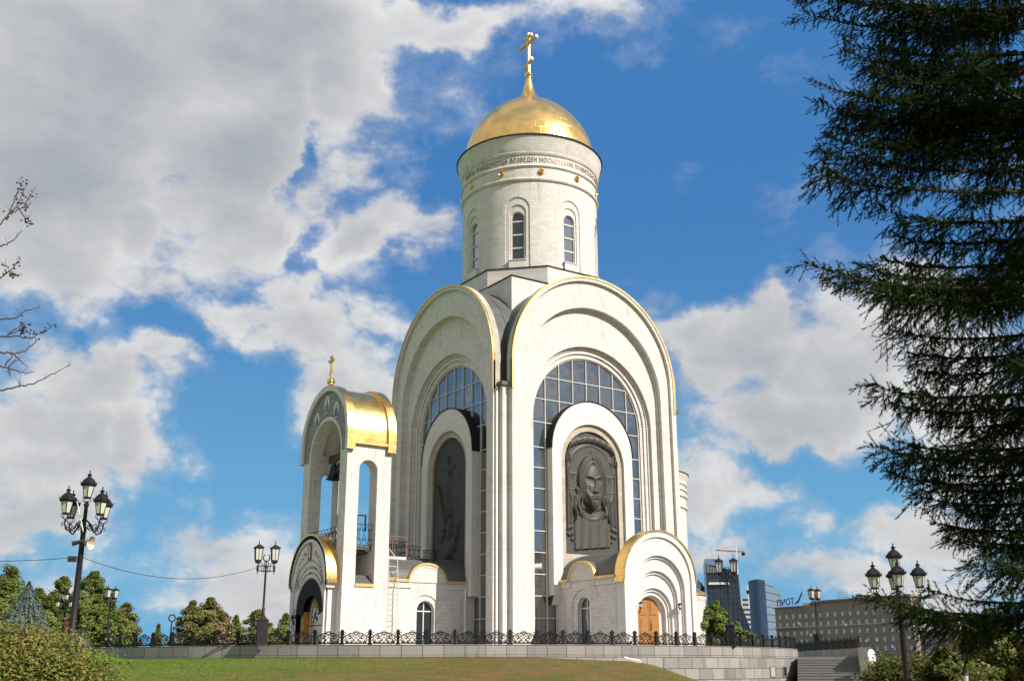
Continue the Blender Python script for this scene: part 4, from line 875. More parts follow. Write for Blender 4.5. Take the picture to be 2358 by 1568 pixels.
# grass tufts
def grass():
    N = 260000; az = rng.uniform(42, 79, N); d = 27+30*rng.random(N)**.9; x = CAM.x+d*np.cos(np.radians(az)); y = CAM.y+d*np.sin(np.radians(az))
    keep = (np.hypot(x-TC.x, y-TC.y) > TR+.12) & (rng.random(N) > .96*sm(x-.9*y+5*np.sin(x*.7)*np.cos(y*.5), -20, 4)); x, y = x[keep], y[keep]; N = len(x); z = hgt(x, y)-.01
    hgt_ = rng.uniform(.015, .055, N)*(1+1.2*(rng.random(N) > .97)); a = rng.uniform(0, 2*PI, N); w = rng.uniform(.006, .016, N); lean = rng.normal(0, .03, (N, 2))
    b = np.stack([x, y, z], -1); t = np.stack([np.cos(a)*w, np.sin(a)*w, 0*w], -1); top = b+np.stack([lean[:, 0], lean[:, 1], hgt_], -1)
    v = np.stack([b-t, b+t, top], 1).reshape(-1, 3); f = np.arange(3*N).reshape(N, 3)
    gm = foliage('grass_blades', (.075,.18,.016), (.13,.20,.025), (.26,.19,.07), .3, .7, .12)
    put(np_mesh('grass', v, f, gm), 'short grass with dry brown patches on the slope', 'grass', kind='stuff')
grass()
mb = MB(); N = 160
mb.poly([tc(2*PI*i/N, TR-.45, -.03) for i in range(N)]); put(mb.build('pavement', M['paving'], None, 0), kind='structure')
# retaining wall
def ring_wall():
    mb = MB(); a0, a1 = R_(160.0), R_(311.5); n = 230
    levels = [(TR+.00, .0), (TR+.00, -.475), (TR-.03, -.48), (TR-.03, -.495), (TR+.035, -.50), (TR+.035, -1.03), (TR+.03, -1.64), (TR+.03, -2.25), (TR+.03, -5.2)]
    for i in range(n):
        p, q = a0+(a1-a0)*i/n, a0+(a1-a0)*(i+1)/n; U0, U1 = p*TR, q*TR
        for (ra, za), (rb, zb) in zip(levels[:-1], levels[1:]):
            v = [tc(p, ra, za), tc(q, ra, za), tc(q, rb, zb), tc(p, rb, zb)]
            mb.add(v, [(0, 1, 2, 3)], [(U0, za+.035), (U1, za+.035), (U1, zb+.035), (U0, zb+.035)])
        v = [tc(p, TR-.55, 0), tc(q, TR-.55, 0), tc(q, TR, 0), tc(p, TR, 0)]; mb.add(v, [(0, 1, 2, 3)], [(U0, .1), (U1, .1), (U1, .45), (U0, .45)])
    for p in (a0, a1): mb.add([tc(p, TR-.55, 0), tc(p, TR+.0, 0), tc(p, TR+.03, -5.2), tc(p, TR-.55, -5.2)], [(0, 1, 2, 3)], [(0, 0), (.5, 0), (.5, -5), (0, -5)])
    w = mb.build('retaining_wall', M['granite'], None, 30); put(w, 'curved grey granite wall carrying the black railing around the church', 'wall')
    for a, b in ((43.21, 42.94), (42.58, 42.40)):
        p0, p1 = polar_hit(a)[0], polar_hit(b)[0]; mb = MB(); rr = TR+.05
        mb.m = 0; mb.add([tc(p0, rr, -1.04), tc(p1, rr, -1.04), tc(p1, rr, -1.63), tc(p0, rr, -1.63)], [(0, 1, 2, 3)])
        mb.m = 1; e = (p1-p0)*.10
        for (x0, x1, z0, z1) in ((p0, p0+e, -1.63, -1.04), (p1-e, p1, -1.63, -1.04), (p0, p1, -1.08, -1.04), (p0, p1, -1.63, -1.59)):
            mb.add([tc(x0, rr+.03, z0), tc(x1, rr+.03, z0), tc(x1, rr+.03, z1), tc(x0, rr+.03, z1), tc(x0, rr, z0), tc(x1, rr, z0), tc(x1, rr, z1), tc(x0, rr, z1)], [(0,1,2,3),(0,4,5,1),(3,2,6,7),(0,3,7,4),(1,5,6,2)])
        mb.build('vent', [M['black'], M['step']] if a < 43 else [M['beige'], M['step']], w, 0)
    return w
ring_wall()
# railing
fence = empty('railing', (TC.x, TC.y, 0), 'black cast iron railing with scroll panels on top of the granite wall', 'railing')
def post_mesh():
    mb = MB(); mb.box(-.065, .065, -.065, .065, 0, .60); mb.box(-.085, .085, -.085, .085, 0, .07); mb.box(-.08, .08, -.08, .08, .60, .64); mb.box(-.055, .055, -.055, .055, .64, .70)
    mb.tube([(0, -.20, .52), (0, -.12, .60), (0, -.07, .5)], .018, 4); mb.tube([(0, .20, .52), (0, .12, .60), (0, .07, .5)], .018, 4)
    return mb.build('post', M['iron'], None, 0)
def panel_mesh(L=1.24):
    mb = MB(); T = lambda x, z: (0, x, z); r = .020
    mb.tube([T(-L/2, .055), T(L/2, .055)], .026, 4)
    mb.tube([T(-L/2+L*i/14, .30+.26*math.sin(PI*i/14)**.7) for i in range(15)], r*1.2, 4)
    for s in (-1, 1):
        for (cx, cz, rr, tu, a0, sg) in ((.13, .42, .10, 1.2, PI, -1), (.34, .37, .12, 1.3, PI/2, 1), (.50, .20, .10, 1.2, -PI/2, -1), (.20, .20, .12, 1.1, 0, 1), (.42, .16, .07, 1.0, PI, 1)):
            mb.tube([T(*p) for p in spiral((s*cx, cz), rr, tu, a0 if s > 0 else PI-a0, sg*s, 10)], r, 4)
        mb.tube([T(s*.60, .50), T(s*.50, .36), T(s*.56, .20), T(s*.46, .07)], r, 4); mb.tube([T(0, .08), T(s*.16, .28), T(s*.36, .44)], r, 4)
        mb.tube([T(s*.04, .07), T(s*.30, .12), T(s*.52, .07)], r, 4); mb.tube([T(s*.07, .5), T(s*.10, .60), T(0, .64)], r, 4)
        mb.tube([T(s*.28, .07), T(s*.08, .26), T(0, .38)], r, 4)
    mb.lathe([(.001,-.05),(.05,0),(.001,.05)], (0, 0, .46), 6)
    return mb.build('scroll_panel', M['iron'], None, 0)
p0, q0 = post_mesh(), panel_mesh()
def dup(o, parent, loc, rz, first):
    c = o if first else o.copy()
    if not first: COL.objects.link(c)
    c.parent = parent; c.location = loc; c.rotation_euler = (0, 0, rz); return c
RP = TR-.10
for i in range(-2, 35):
    ph = CPH+CS*i; x, y, _ = tc(ph, RP); dup(p0, fence, (x-TC.x, y-TC.y, 0), ph, i == -2)
    if i < 34: ph += CS/2; x, y, _ = tc(ph, RP*math.cos(CS/2)); dup(q0, fence, (x-TC.x, y-TC.y, 0), ph, i == -2)
# far retaining wall and railing beyond the stairs
A = Vector(azd_xy(41.6, 82.5)); B = Vector(azd_xy(38.9, 70.0)); dirAB = (B-A).normalized(); nrm = Vector((dirAB.y, -dirAB.x))
A2 = A-dirAB*6
mb = MB(); L = (B-A2).length
def WQ(s, o_, z): p = A2+dirAB*s+nrm*o_; return (p.x, p.y, z)
for (o0, z0, o1, z1) in ((.0, 0, .0, -.62), (-.5, 0, .0, 0), (0, -.62, 0.02, -3.5)): mb.add([WQ(0, o0, z0), WQ(L, o0, z0), WQ(L, o1, z1), WQ(0, o1, z1)], [(0, 1, 2, 3)], [(0, z0), (L, z0), (L, z1+(.3 if z0 == z1 else 0)), (0, z1+(.3 if z0 == z1 else 0))])
put(mb.build('landing_wall', M['granite'], None, 0), 'low granite wall behind the top of the stone stairs', 'wall')
fence2 = empty('railing', (A.x, A.y, 0), 'short run of black scroll railing on the low wall behind the stairs', 'railing')
ang = math.atan2(dirAB.y, dirAB.x)-PI/2; nn = int((B-A2).length/1.37)
for i in range(nn+1):
    p = B-dirAB*(i*1.37+.1)-nrm*.12; dup(p0, fence2, (p.x-A.x, p.y-A.y, 0), ang, False)
    if i < nn: p = p-dirAB*.685; dup(q0, fence2, (p.x-A.x, p.y-A.y, 0), ang, False)
# stairs with a side pier
SD = Vector((math.cos(R_(40.1)), math.sin(R_(40.1)))); SN = Vector((SD.y, -SD.x)); S0 = Vector(azd_xy(40.1, 69.2))
def SQ(a, b, z): p = S0-SD*a+SN*b; return (p.x, p.y, z)
mb = MB(); st_w0, st_w1 = -2.05, 1.44
mb.box(-12, 0, st_w0, st_w1, -4, -.50, lambda a, b, z: SQ(a, b, z))
for i in range(14):
    T = lambda a, b, z: SQ(a, b, z); a0 = i*.34; z1 = -.50-.15*(i+1); mb.box(a0, a0+.34, st_w0, st_w1, -5, z1, T); mb.box(a0-.02, a0+.36, st_w0, st_w1-.002, z1-.035, z1+.004, T)
put(mb.build('stairs', M['step'], None, 0), 'wide stone stairs climbing beside the end of the granite wall', 'stairs')
mb = MB(); mb.box(-.6, 2.2, 1.44, 1.95, -4.5, -.02, lambda a, b, z: SQ(a, b, z)); mb.box(2.2, 5.2, 1.0, 2.1, -5, -1.9, lambda a, b, z: SQ(a, b, z)); 
put(mb.build('stair_pier', M['step'], None, 0), 'tall stone pier closing the right side of the stairs', 'pier')
# kerb block at the left end of the railing
def boxat(az, d, sx, sy, z0, z1, rz, name, mat, label, cat, **kw):
    x, y = azd_xy(az, d); c, s = math.cos(rz), math.sin(rz); mb = MB(); mb.box(-sx/2, sx/2, -sy/2, sy/2, z0, z1)
    mb.v = [(p[0]*c-p[1]*s, p[0]*s+p[1]*c, p[2]) for p in mb.v]; o = mb.build(name, mat, None, 0, loc=(0, 0, 0)); o.location = (x, y, 0); return put(o, label, cat, **kw)
boxat(76.7, 70, 1.15, 1.2, -1.0, .10, R_(76.7-90), 'stone_block', M['step'], 'pale stone block at the left end of the railing', 'stone block')
boxat(76.05, 71.5, .35, 2.4, -1.0, .06, R_(76.7-90), 'stone_block', M['smooth'], 'narrow light stone end post of the granite wall at the far left', 'stone block')
x, y = azd_xy(50.0, 55.2); mb = MB(); mb.box(-.42, .42, -.16, .16, -.05, .05); o = mb.build('stone_slab', M['smooth'], None, 0, loc=(0, 0, 0)); o.location = (x, y, float(hgt(x, y))+.10); o.rotation_euler = (R_(14), R_(12), R_(-30)); put(o, 'loose pale stone slab lying on the grass at the edge of the slope', 'stone slab')
pts = []
for i in range(13):
    t = i/12; a = 70.42+(72.0-70.42)*t; ph, _ = polar_hit(a); zz = .03-.66*sm(t, .1, .95)-(.02*math.sin(t*9)); pts.append(tc(ph, TR+.04+.10*t, float(zz)))
mb = MB(); mb.tube(pts, .025, 6); put(mb.build('hose', M['wire'], None, 60), 'dark hose hanging over the granite wall below the railing', 'hose')

# ================================================================ lamps
def lantern_hex(mb_m, mb_g, c, s=1.0, n=6, a0=0.3):
    """metal frame with a domed roof and finial, and tapering glass; c is the bottom of the glass"""
    x, y, z = c; T = lambda r, h: (r*s, h*s)
    def ring(r, h): return [(x+r*s*math.cos(a0+2*PI*i/n), y+r*s*math.sin(a0+2*PI*i/n), z+h*s) for i in range(n)]
    mb_g.loft([ring(.145, .0), ring(.235, .44)], True)
    mb_m.loft([ring(.10, -.05), ring(.17, -.03), ring(.165, .015), ring(.14, .02)], True)
    for i in range(n):
        a = a0+2*PI*i/n; mb_m.tube([(x+.15*s*math.cos(a), y+.15*s*math.sin(a), z), (x+.24*s*math.cos(a), y+.24*s*math.sin(a), z+.44*s)], .013*s, 4)
        mb_m.tube([(x+.32*s*math.cos(a), y+.32*s*math.sin(a), z+.50*s), (x+.35*s*math.cos(a), y+.35*s*math.sin(a), z+.60*s)], [.018*s, .01*s], 4)
    mb_m.loft([ring(.235, .43), ring(.33, .47), ring(.335, .53), ring(.30, .56), ring(.24, .66), ring(.15, .74), ring(.075, .79), ring(.06, .84), ring(.10, .87), ring(.09, .90), ring(.03, .93), ring(.02, 1.0), ring(.035, 1.03), ring(.001, 1.06)], True)
    for i in range(4):
        a = a0+PI/2*i; mb_m.tube([(x+.15*s*math.cos(a), y+.15*s*math.sin(a), z-.04*s), (x+.19*s*math.cos(a), y+.19*s*math.sin(a), z-.12*s), (x+.10*s*math.cos(a), y+.10*s*math.sin(a), z-.20*s), (x, y, z-.22*s)], .014*s, 4)
def part(mb, name, mat, e, smooth=40): o = mb.build(name, mat, None, smooth); o.parent = e; return o
def lamp5(az, d, z0, ztop, rot, label, grp='five-lantern street lamps'):
    x, y = azd_xy(az, d); e = empty('street_lamp', (x, y, z0), label, 'street lamp', grp); H = ztop-z0; s = .98
    mb = MB(); zt = H-1.30*s
    mb.lathe([(.24,0),(.24,.5),(.20,.56),(.17,1.1),(.125,1.2),(.12,2.4),(.095,zt-1.1),(.11,zt-1.08),(.11,zt-.9),(.075,zt-.85),(.07,zt-.1),(.10,zt-.06),(.10,zt),(.05,zt+.04),(.04,zt+.12)], n=14, cap=True)
    part(mb, 'pole', M['pole'], e)
    mm, mg = MB(), MB(); lantern_hex(mm, mg, (0, 0, zt+.26), s); o = part(mm, 'lantern', M['iron'], e, 30); part(mg, 'lantern_glass', M['frost'], o, 30)
    for i in range(4):
        a = rot+PI/2*i; r = .85; c, s_ = math.cos(a), math.sin(a); zb = H-1.30*s-.72
        mm, mg = MB(), MB(); lantern_hex(mm, mg, (r*c, r*s_, zb+.28), s); o = part(mm, 'lantern', M['iron'], e, 30); part(mg, 'lantern_glass', M['frost'], o, 30)
        ar = MB(); T = lambda u, h: (u*c, u*s_, zb+h)
        ar.tube([T(.07, .12), T(.25, .02), T(.42, -.22), T(.60, -.38), T(.78, -.30), T(.86, -.10), T(.85, .05)], .030, 5)
        ar.tube([T(*p) for p in spiral((.62, -.20), .17, 1.4, -PI/2, 1, 12)], .018, 4); ar.tube([T(*p) for p in spiral((.26, -.14), .15, 1.3, PI/2, -1, 12)], .018, 4); ar.tube([T(*p) for p in spiral((.95, -.15), .09, 1.2, PI, -1, 8)], .014, 4)
        ar.lathe([(.001,-.05),(.05,0),(.001,.05)], T(.85, -.02), 6)
        part(ar, 'arm', M['pole'], e, 40)
    return e
def lantern_box(mb_m, mb_g, c, s=1.0):
    x, y, z = c; n = 4; a0 = PI/4
    def ring(r, h): return [(x+r*s*math.cos(a0+2*PI*i/n), y+r*s*math.sin(a0+2*PI*i/n), z+h*s) for i in range(n)]
    mb_g.loft([ring(.215, .14), ring(.27, .74)], True)
    mb_m.loft([ring(.10, -.04), ring(.20, .0), ring(.225, .13), ring(.21, .14)], True)
    for i in range(n):
        a = a0+2*PI*i/n; mb_m.tube([(x+.22*s*math.cos(a), y+.22*s*math.sin(a), z+.13*s), (x+.275*s*math.cos(a), y+.275*s*math.sin(a), z+.74*s)], .022*s, 4)
        b = a0+2*PI*(i+.5)/n; mb_m.tube([(x+.158*s*math.cos(b), y+.158*s*math.sin(b), z+.13*s), (x+.195*s*math.cos(b), y+.195*s*math.sin(b), z+.74*s)], .014*s, 4)
    mb_m.loft([ring(.27, .73), ring(.36, .75), ring(.36, .80), ring(.12, .92), ring(.05, .95), ring(.035, 1.0), ring(.03, 1.1), ring(.001, 1.22)], True)
def lamp2(az, d, z0, rot, label, s=.93):
    x, y = azd_xy(az, d); e = empty('street_lamp', (x, y, z0), label, 'street lamp', 'twin-lantern lamps on the terrace'); e.rotation_euler = (0, 0, rot)
    mb = MB()
    def sq(r, h): return [(r*c, r*q, h) for c, q in ((-1,-1),(1,-1),(1,1),(-1,1))]
    mb.loft([sq(.27,0),sq(.27,.08),sq(.24,.1),sq(.24,1.05),sq(.27,1.07),sq(.27,1.15),sq(.13,1.22)], True, True)
    for c, q in ((1,0),(-1,0),(0,1),(0,-1)):
        w = .14; mb.box(*( (.24*c, .255*c) if c > 0 else (.255*c, .24*c) if c else (-w, w)), *((-w, w) if c else ((.24*q, .255*q) if q > 0 else (.255*q, .24*q))), .25, .95)
    part(mb, 'pedestal', M['pole'], e, 20)
    mb = MB(); mb.lathe([(.10,1.2),(.075,1.35),(.075,1.7),(.055,1.75),(.048,3.6),(.07,3.63),(.07,3.72),(.03,3.8),(.025,3.95)], n=12); part(mb, 'pole', M['pole'], e)
    mb = MB(); mb.tube([(.16*math.cos(a), 0, 4.13+.17*math.sin(a)) for a in np.linspace(-1.2*PI/2-.9, 1.2*PI/2+.9+PI-.05-PI, 3)], .01, 4) if False else None
    mb.tube([(.155*math.cos(a), 0, 4.12+.17*math.sin(a)) for a in np.linspace(PI/2+.35, PI/2+2*PI-.35, 20)], [.02+.012*math.sin(PI*i/19) for i in range(20)], 6)
    mb.tube([(-.46, 0, 3.48), (.46, 0, 3.48)], .022, 4); mb.tube([(-.40, 0, 3.72), (.40, 0, 3.72)], .018, 4)
    for sx in (-1, 1): mb.tube([(sx*.10, 0, 3.40), (sx*.10, 0, 3.9), (sx*.02, 0, 3.92)], .02, 4); mb.tube([(sx*.2, 0, 3.42), (sx*.2, 0, 3.85), (sx*.36, 0, 3.80)], .02, 4)
    part(mb, 'arm', M['pole'], e, 40)
    for sx in (-1, 1):
        mb = MB(); mb.lathe([(.001,3.32),(.03,3.36),(.02,3.42),(.035,3.48),(.06,3.55),(.06,3.7),(.025,3.76),(.02,3.85)], (sx*.40, 0, 0), 8)
        mm, mg = mb, MB(); lantern_box(mm, mg, (sx*.40, 0, 3.88), .93); o = part(mm, 'lantern', M['pole'], e, 25); part(mg, 'lantern_glass', M['frost'], o, 25)
    return e
lL = lamp5(77.85, 44, -.9, 6.20, R_(77.9-90+37), 'tall five-lantern street lamp with a loudspeaker, nearest on the left')
lR = lamp5(36.75, 46, -3.9, 3.62, R_(36.8-90+5), 'tall five-lantern street lamp at the right, partly behind spruce twigs')
lF = lamp5(78.27, 113, -.3, 6.30, R_(20), 'distant multi-lantern street lamp in front of the left trees')
lamp2(68.9, 55.0, .02, R_(68.9-90+8), 'twin-lantern lamp in front of the railing, left of the church')
lamp2(45.0, 62.0, -.02, R_(45-90-4), 'twin-lantern lamp behind the railing, beside the dark glass towers')
lamp2(40.72, 93, .30, R_(40.7-90+52), 'twin-lantern lamp seen nearly edge on, before the brick apartment block')
lamp2(76.25, 96, .55, R_(76.3-90+45), 'twin-lantern lamp beyond the left end of the railing')
# equipment on the left lamp
lx, ly = azd_xy(77.85, 44); rv = Vector((math.sin(R_(77.85)), -math.cos(R_(77.85)), 0)); fv = Vector((math.cos(R_(77.85)), math.sin(R_(77.85)), 0))
def LP(a, b, z): return Vector((lx, ly, z))+rv*a+fv*b
e = empty('loudspeaker', (lx, ly, 3.5), 'round horn loudspeaker clamped to the left street lamp', 'loudspeaker')
mb = MB(); rings = []
ax = (rv*.75+fv*-.5+Vector((0, 0, -.15))).normalized(); s1 = ax.cross(Vector((0, 0, 1))).normalized(); s2 = s1.cross(ax)
for r, h in ((.03,-.25),(.09,-.2),(.10,-.1),(.06,-.02),(.12,.08),(.20,.2),(.25,.26),(.24,.27),(.15,.16),(.03,.05)): rings.append([ax*(h+.12)+(s1*math.cos(2*PI*i/18)+s2*math.sin(2*PI*i/18))*r*1.1 for i in range(18)])
mb.loft(rings, True); part(mb, 'horn', M['horn'], e, 60)
mb = MB(); mb.tube([rv*-.35-fv*.12+Vector((0,0,-.1)), rv*.1-fv*.1+Vector((0,0,.05))], [.09, .06], 8); part(mb, 'bracket', M['pole'], e)
mb = MB(); p = LP(-.28, -.05, 2.85); mb.box(-.16, .16, -.1, .1, -.1, .1); mb.v = [tuple(rv*v[0]+fv*v[1]+Vector((0, 0, v[2]))) for v in mb.v]; o = mb.build('junction_box', M['pole'], None, 0); o.location = p; put(o, 'small dark box strapped to the left street lamp below the loudspeaker', 'box')
mb = MB(); a_, b_ = LP(-.35, -.2, 5.0), LP(.0, -.2, 3.85); mb.tube([a_, b_], .02, 5); put(mb.build('brace', M['white'], None), 'white diagonal brace on the left street lamp between its lanterns', 'brace')
def wire(p, q, sag, label, r=.012):
    p, q = Vector(p), Vector(q); pts = [p.lerp(q, i/24)-Vector((0, 0, sag*4*(i/24)*(1-i/24))) for i in range(25)]; mb = MB(); mb.tube(pts, r, 4); put(mb.build('cable', M['wire'], None, 60), label, 'cable')
wire(LP(0, 0, 2.95), adt(68.95, 55, .0895), .75, 'thin cable from the left street lamp to the twin lamp near the church')
wire(LP(0, 0, 2.95), adt(84.5, 40, .0865), .12, 'thin cable leaving the left street lamp towards the left edge')
fx, fy = azd_xy(78.2, 112.5); e = empty('loudspeaker', (fx, fy, 3.0), 'orange and white loudspeaker on the distant left lamp', 'loudspeaker'); mb = MB(); mb.lathe([(.05,-.3),(.16,-.1),(.34,.25),(.30,.3)], n=12); mb.v = [(b, c, a) for a, b, c in mb.v]; mb.v = [(-fv[0]*v[0]+rv[0]*v[1], -fv[1]*v[0]+rv[1]*v[1], v[2]) for v in mb.v]; part(mb, 'horn', M['orange'], e)
mb = MB(); mb.lathe([(.001,0),(.2,.02),(.22,.1)], (0,0,.45), 12, cap=True); part(mb, 'cap', M['white'], e)
# small ring-topped pole and bollard light, round disc
x, y = azd_xy(73.3, 150); mb = MB(); mb.tube([(0, 0, 0), (0, 0, 5.3)], .10, 6); mb.tube([(.40*math.cos(a)*rv.x, .40*math.cos(a)*rv.y, 5.75+.42*math.sin(a)) for a in np.linspace(0, 2*PI, 17)], .09, 5); o = mb.build('ring_pole', M['pole'], None, 40); o.location = (x, y, -.5); put(o, 'thin pole with a ring on top beyond the railing on the left', 'pole')
x, y = azd_xy(34.15, 35); e = empty('bollard_light', (x, y, -2.6), 'small bollard light at the bottom right among the shrubs', 'bollard light')
mb = MB(); mb.lathe([(.09,0),(.09,1.0),(.05,1.02)], n=10); mb.lathe([(.15,1.28),(.14,1.31),(.02,1.36),(.015,1.44),(.001,1.45)], n=10); part(mb, 'post', M['pole'], e)
mb = MB(); mb.lathe([(.075,1.0),(.11,1.29)], n=10); part(mb, 'glass', M['frost'], e)
x, y = azd_xy(38.28, 66); e = empty('round_sign', (x, y, -3.0), 'white round disc on a short pole beside the stair pier', 'sign')
mb = MB(); nrm_ = (Vector((CAM.x, CAM.y, 0))-Vector((x, y, 0))).normalized()+Vector((.9, -.1, 0)); nrm_.normalize(); sd = nrm_.cross(Vector((0, 0, 1))).normalized()
cc = Vector((0, 0, 2.45)); mb.loft([[cc+nrm_*h+sd*(r*math.cos(2*PI*i/24))+Vector((0, 0, r*math.sin(2*PI*i/24)*1.0)) for i in range(24)] for r, h in ((.01,.05),(.40,.05),(.42,.03),(.42,-.02),(.01,-.03))], True); part(mb, 'disc', M['disc'], e)
mb = MB(); mb.tube([(0, 0, 0), (0, 0, 2.4)], .035, 6); part(mb, 'pole', M['pole'], e)
# ================================================================ city behind
def quadbox(mb, c0, c1, depth, z0, z1a, z1b=None):
    """box whose front runs from c0 to c1 (xy), going back by depth; top may slope"""
    c0, c1 = Vector(c0), Vector(c1); d = (c1-c0).normalized(); n = Vector((-d.y, d.x)); 
    if n.dot(c0-Vector((CAM.x, CAM.y))) < 0: n = -n
    b0, b1 = c0+n*depth, c1+n*depth; z1b = z1a if z1b is None else z1b
    v = [(c0.x,c0.y,z0),(c1.x,c1.y,z0),(b1.x,b1.y,z0),(b0.x,b0.y,z0),(c0.x,c0.y,z1a),(c1.x,c1.y,z1b),(b1.x,b1.y,z1b),(b0.x,b0.y,z1a)]
    return mb.add(v, [(4,5,6,7),(0,1,5,4),(1,2,6,5),(2,3,7,6),(3,0,4,7)]), d, n
def grid_glass(name, col, line, bw, bh, mortar, refl, rough=.12, tint=(.6,.75,.95), jitter=.35):
    mt, gg, b, o = new_mat(name); t = gg.n('ShaderNodeTexCoord'); s = gg.n('ShaderNodeSeparateXYZ'); gg.put(s.inputs[0], t.outputs['UV'])
    cb = gg.n('ShaderNodeCombineXYZ'); gg.put(cb.inputs[0], s.outputs[0]); gg.put(cb.inputs[1], s.outputs[1])
    br = gg.n('ShaderNodeTexBrick'); gg.put(br.inputs['Vector'], cb.outputs[0]); br.offset = 0; br.inputs['Scale'].default_value = 1; br.inputs['Brick Width'].default_value = bw; br.inputs['Row Height'].default_value = bh; br.inputs['Mortar Size'].default_value = mortar
    c = Vector(col); br.inputs['Color1'].default_value = (*(c*(1+jitter)), 1); br.inputs['Color2'].default_value = (*(c*(1-jitter)), 1); br.inputs['Mortar'].default_value = (*line, 1)
    gg.put(b.inputs['Base Color'], br.outputs['Color']); b.inputs['Roughness'].default_value = .4
    gl = gg.n('ShaderNodeBsdfGlossy'); gl.inputs['Color'].default_value = (*tint, 1); gl.inputs['Roughness'].default_value = rough
    ms_ = gg.n('ShaderNodeMixShader'); gg.put(ms_.inputs[0], gg.math('MULTIPLY', gg.math('SUBTRACT', 1.0, br.outputs['Fac']), refl)); gg.nt.links.new(b.outputs[0], ms_.inputs[1]); gg.nt.links.new(gl.outputs[0], ms_.inputs[2]); gg.nt.links.new(ms_.outputs[0], o.inputs[0])
    return mt
def facade_poly(mb, pts_az, d0, d1, zs):
    """vertical facade quads through a polyline of (az, dist), with uv in metres; zs = list of (zbottom, ztop)"""
    P = [Vector(azd_xy(a, d)) for a, d in pts_az]; u = 0
    for i in range(len(P)-1):
        L = (P[i+1]-P[i]).length; (b0, t0), (b1, t1) = zs[i], zs[i+1]
        mb.add([(P[i].x, P[i].y, b0), (P[i+1].x, P[i+1].y, b1), (P[i+1].x, P[i+1].y, t1), (P[i].x, P[i].y, t0)], [(0,1,2,3)], [(u, b0), (u+L, b1), (u+L, t1), (u, t0)]); u += L
    return P
def tower(name_mat, pts, zs, label, back=40, roof=None):
    e = empty('tower_block', (*azd_xy(*pts[0]), 0), label, 'skyscraper')
    mb = MB(); P = facade_poly(mb, pts, 0, 0, zs); o = mb.build('glass_facade', name_mat, e, 0)
    mb = MB(); v = Vector((math.cos(R_(44)), math.sin(R_(44))))*back; top = [(p.x, p.y, z[1]) for p, z in zip(P, zs)]; bt = [(p.x+v.x, p.y+v.y, z[1]) for p, z in zip(P, zs)]
    mb.strip(top, bt); mb.strip([(p.x+v.x, p.y+v.y, z[0]) for p, z in zip(P, zs)], bt)
    for i in (0, -1): mb.poly([(P[i].x, P[i].y, zs[i][0]), top[i], bt[i], (bt[i][0], bt[i][1], zs[i][0])])
    mb.build('roof_and_back', M['step'], e, 0); return e, P
Z = lambda tn, d: CAM.z+tn*d
g_light = grid_glass('pale_glass', (.12,.17,.24), (.16,.19,.23), 6, 3.8, .25, .4, tint=(.6,.7,.82))
g_dark = grid_glass('navy_glass', (.010,.014,.028), (.040,.052,.075), 5.2, 7.0, .55, .05, tint=(.45,.6,.85), jitter=.5)
g_blue = grid_glass('blue_glass', (.010,.022,.050), (.025,.038,.055), 4, 3.6, .2, .07, tint=(.45,.65,.9))
g_teal = grid_glass('teal_glass', (.17,.21,.22), (.03,.04,.045), 60, 8.2, .5, .25, tint=(.7,.78,.82), jitter=.1)
g_strip = grid_glass('striped', (.04,.045,.055), (.55,.56,.57), 80, 6.5, 1.7, .1)
D1 = 1500
tower(g_teal, [(47.4, 1620), (46.75, 1600), (46.35, 1600), (46.18, 1610)], [(-10, Z(.079, 1600)), (-10, Z(.080, 1600)), (-10, Z(.074, 1600)), (-10, Z(.070, 1600))], 'teal cylindrical tower mostly hidden by the right end of the church')
tower(g_light, [(46.17, 1580), (46.08, 1580), (45.60, 1580), (45.5, 1580)], [(-10, Z(.0895, 1580)), (-10, Z(.0945, 1580)), (-10, Z(.0942, 1580)), (-10, Z(.0942, 1580))], 'pale blue tower rising behind the dark stepped tower')
eT, PT = tower(g_dark, [(46.06, 1500), (45.3, 1500), (44.42, 1500), (44.38, 1500), (44.05, 1500), (43.95, 1500)], [(-10, Z(.0900, 1500)), (-10, Z(.0868, 1500)), (-10, Z(.0824, 1500)), (-10, Z(.0545, 1500)), (-10, Z(.036, 1500)), (-10, Z(.03, 1500))], 'dark navy glass tower with open frame at the top and a sweeping right edge')
mb = MB(); c0, c1 = azd_xy(45.95, 1497), azd_xy(44.9, 1497); quadbox(mb, c0, c1, 2, Z(.0715, 1497), Z(.0735, 1497)); mb.build('light_band', M['white'], eT, 0)
mb = MB(); 
for i in range(14):
    a = 46.0-i*.08; c0, c1 = azd_xy(a, 1498), azd_xy(a-.02, 1498); quadbox(mb, c0, c1, 1.5, Z(.082, 1498), Z(.0895-.0007*i, 1498))
mb.build('crown_fins', M['frame'], eT, 0)
tower(g_strip, [(44.36, 1540), (43.9, 1540)], [(-10, Z(.0585, 1540)), (-10, Z(.060, 1540))], 'white tower with dark floor stripes between the two glass towers')
arc_pts = [(43.95-.83*i/8, 1300-18*math.sin(PI*i/8*.9)) for i in range(9)]
e3, _ = tower(g_blue, arc_pts, [(-10, Z(.0738+.0006*math.sin(PI*i/8), 1300)) for i in range(9)], 'curved deep blue glass tower with a slanting pale side')
mb = MB(); facade_poly(mb, [(43.12, 1295), (42.74, 1330), (42.34, 1365)], 0, 0, [(-10, Z(.0741, 1295)), (-10, Z(.0695, 1330)), (-10, Z(.0640, 1365))]); mb.build('pale_side', g_teal, e3, 0)
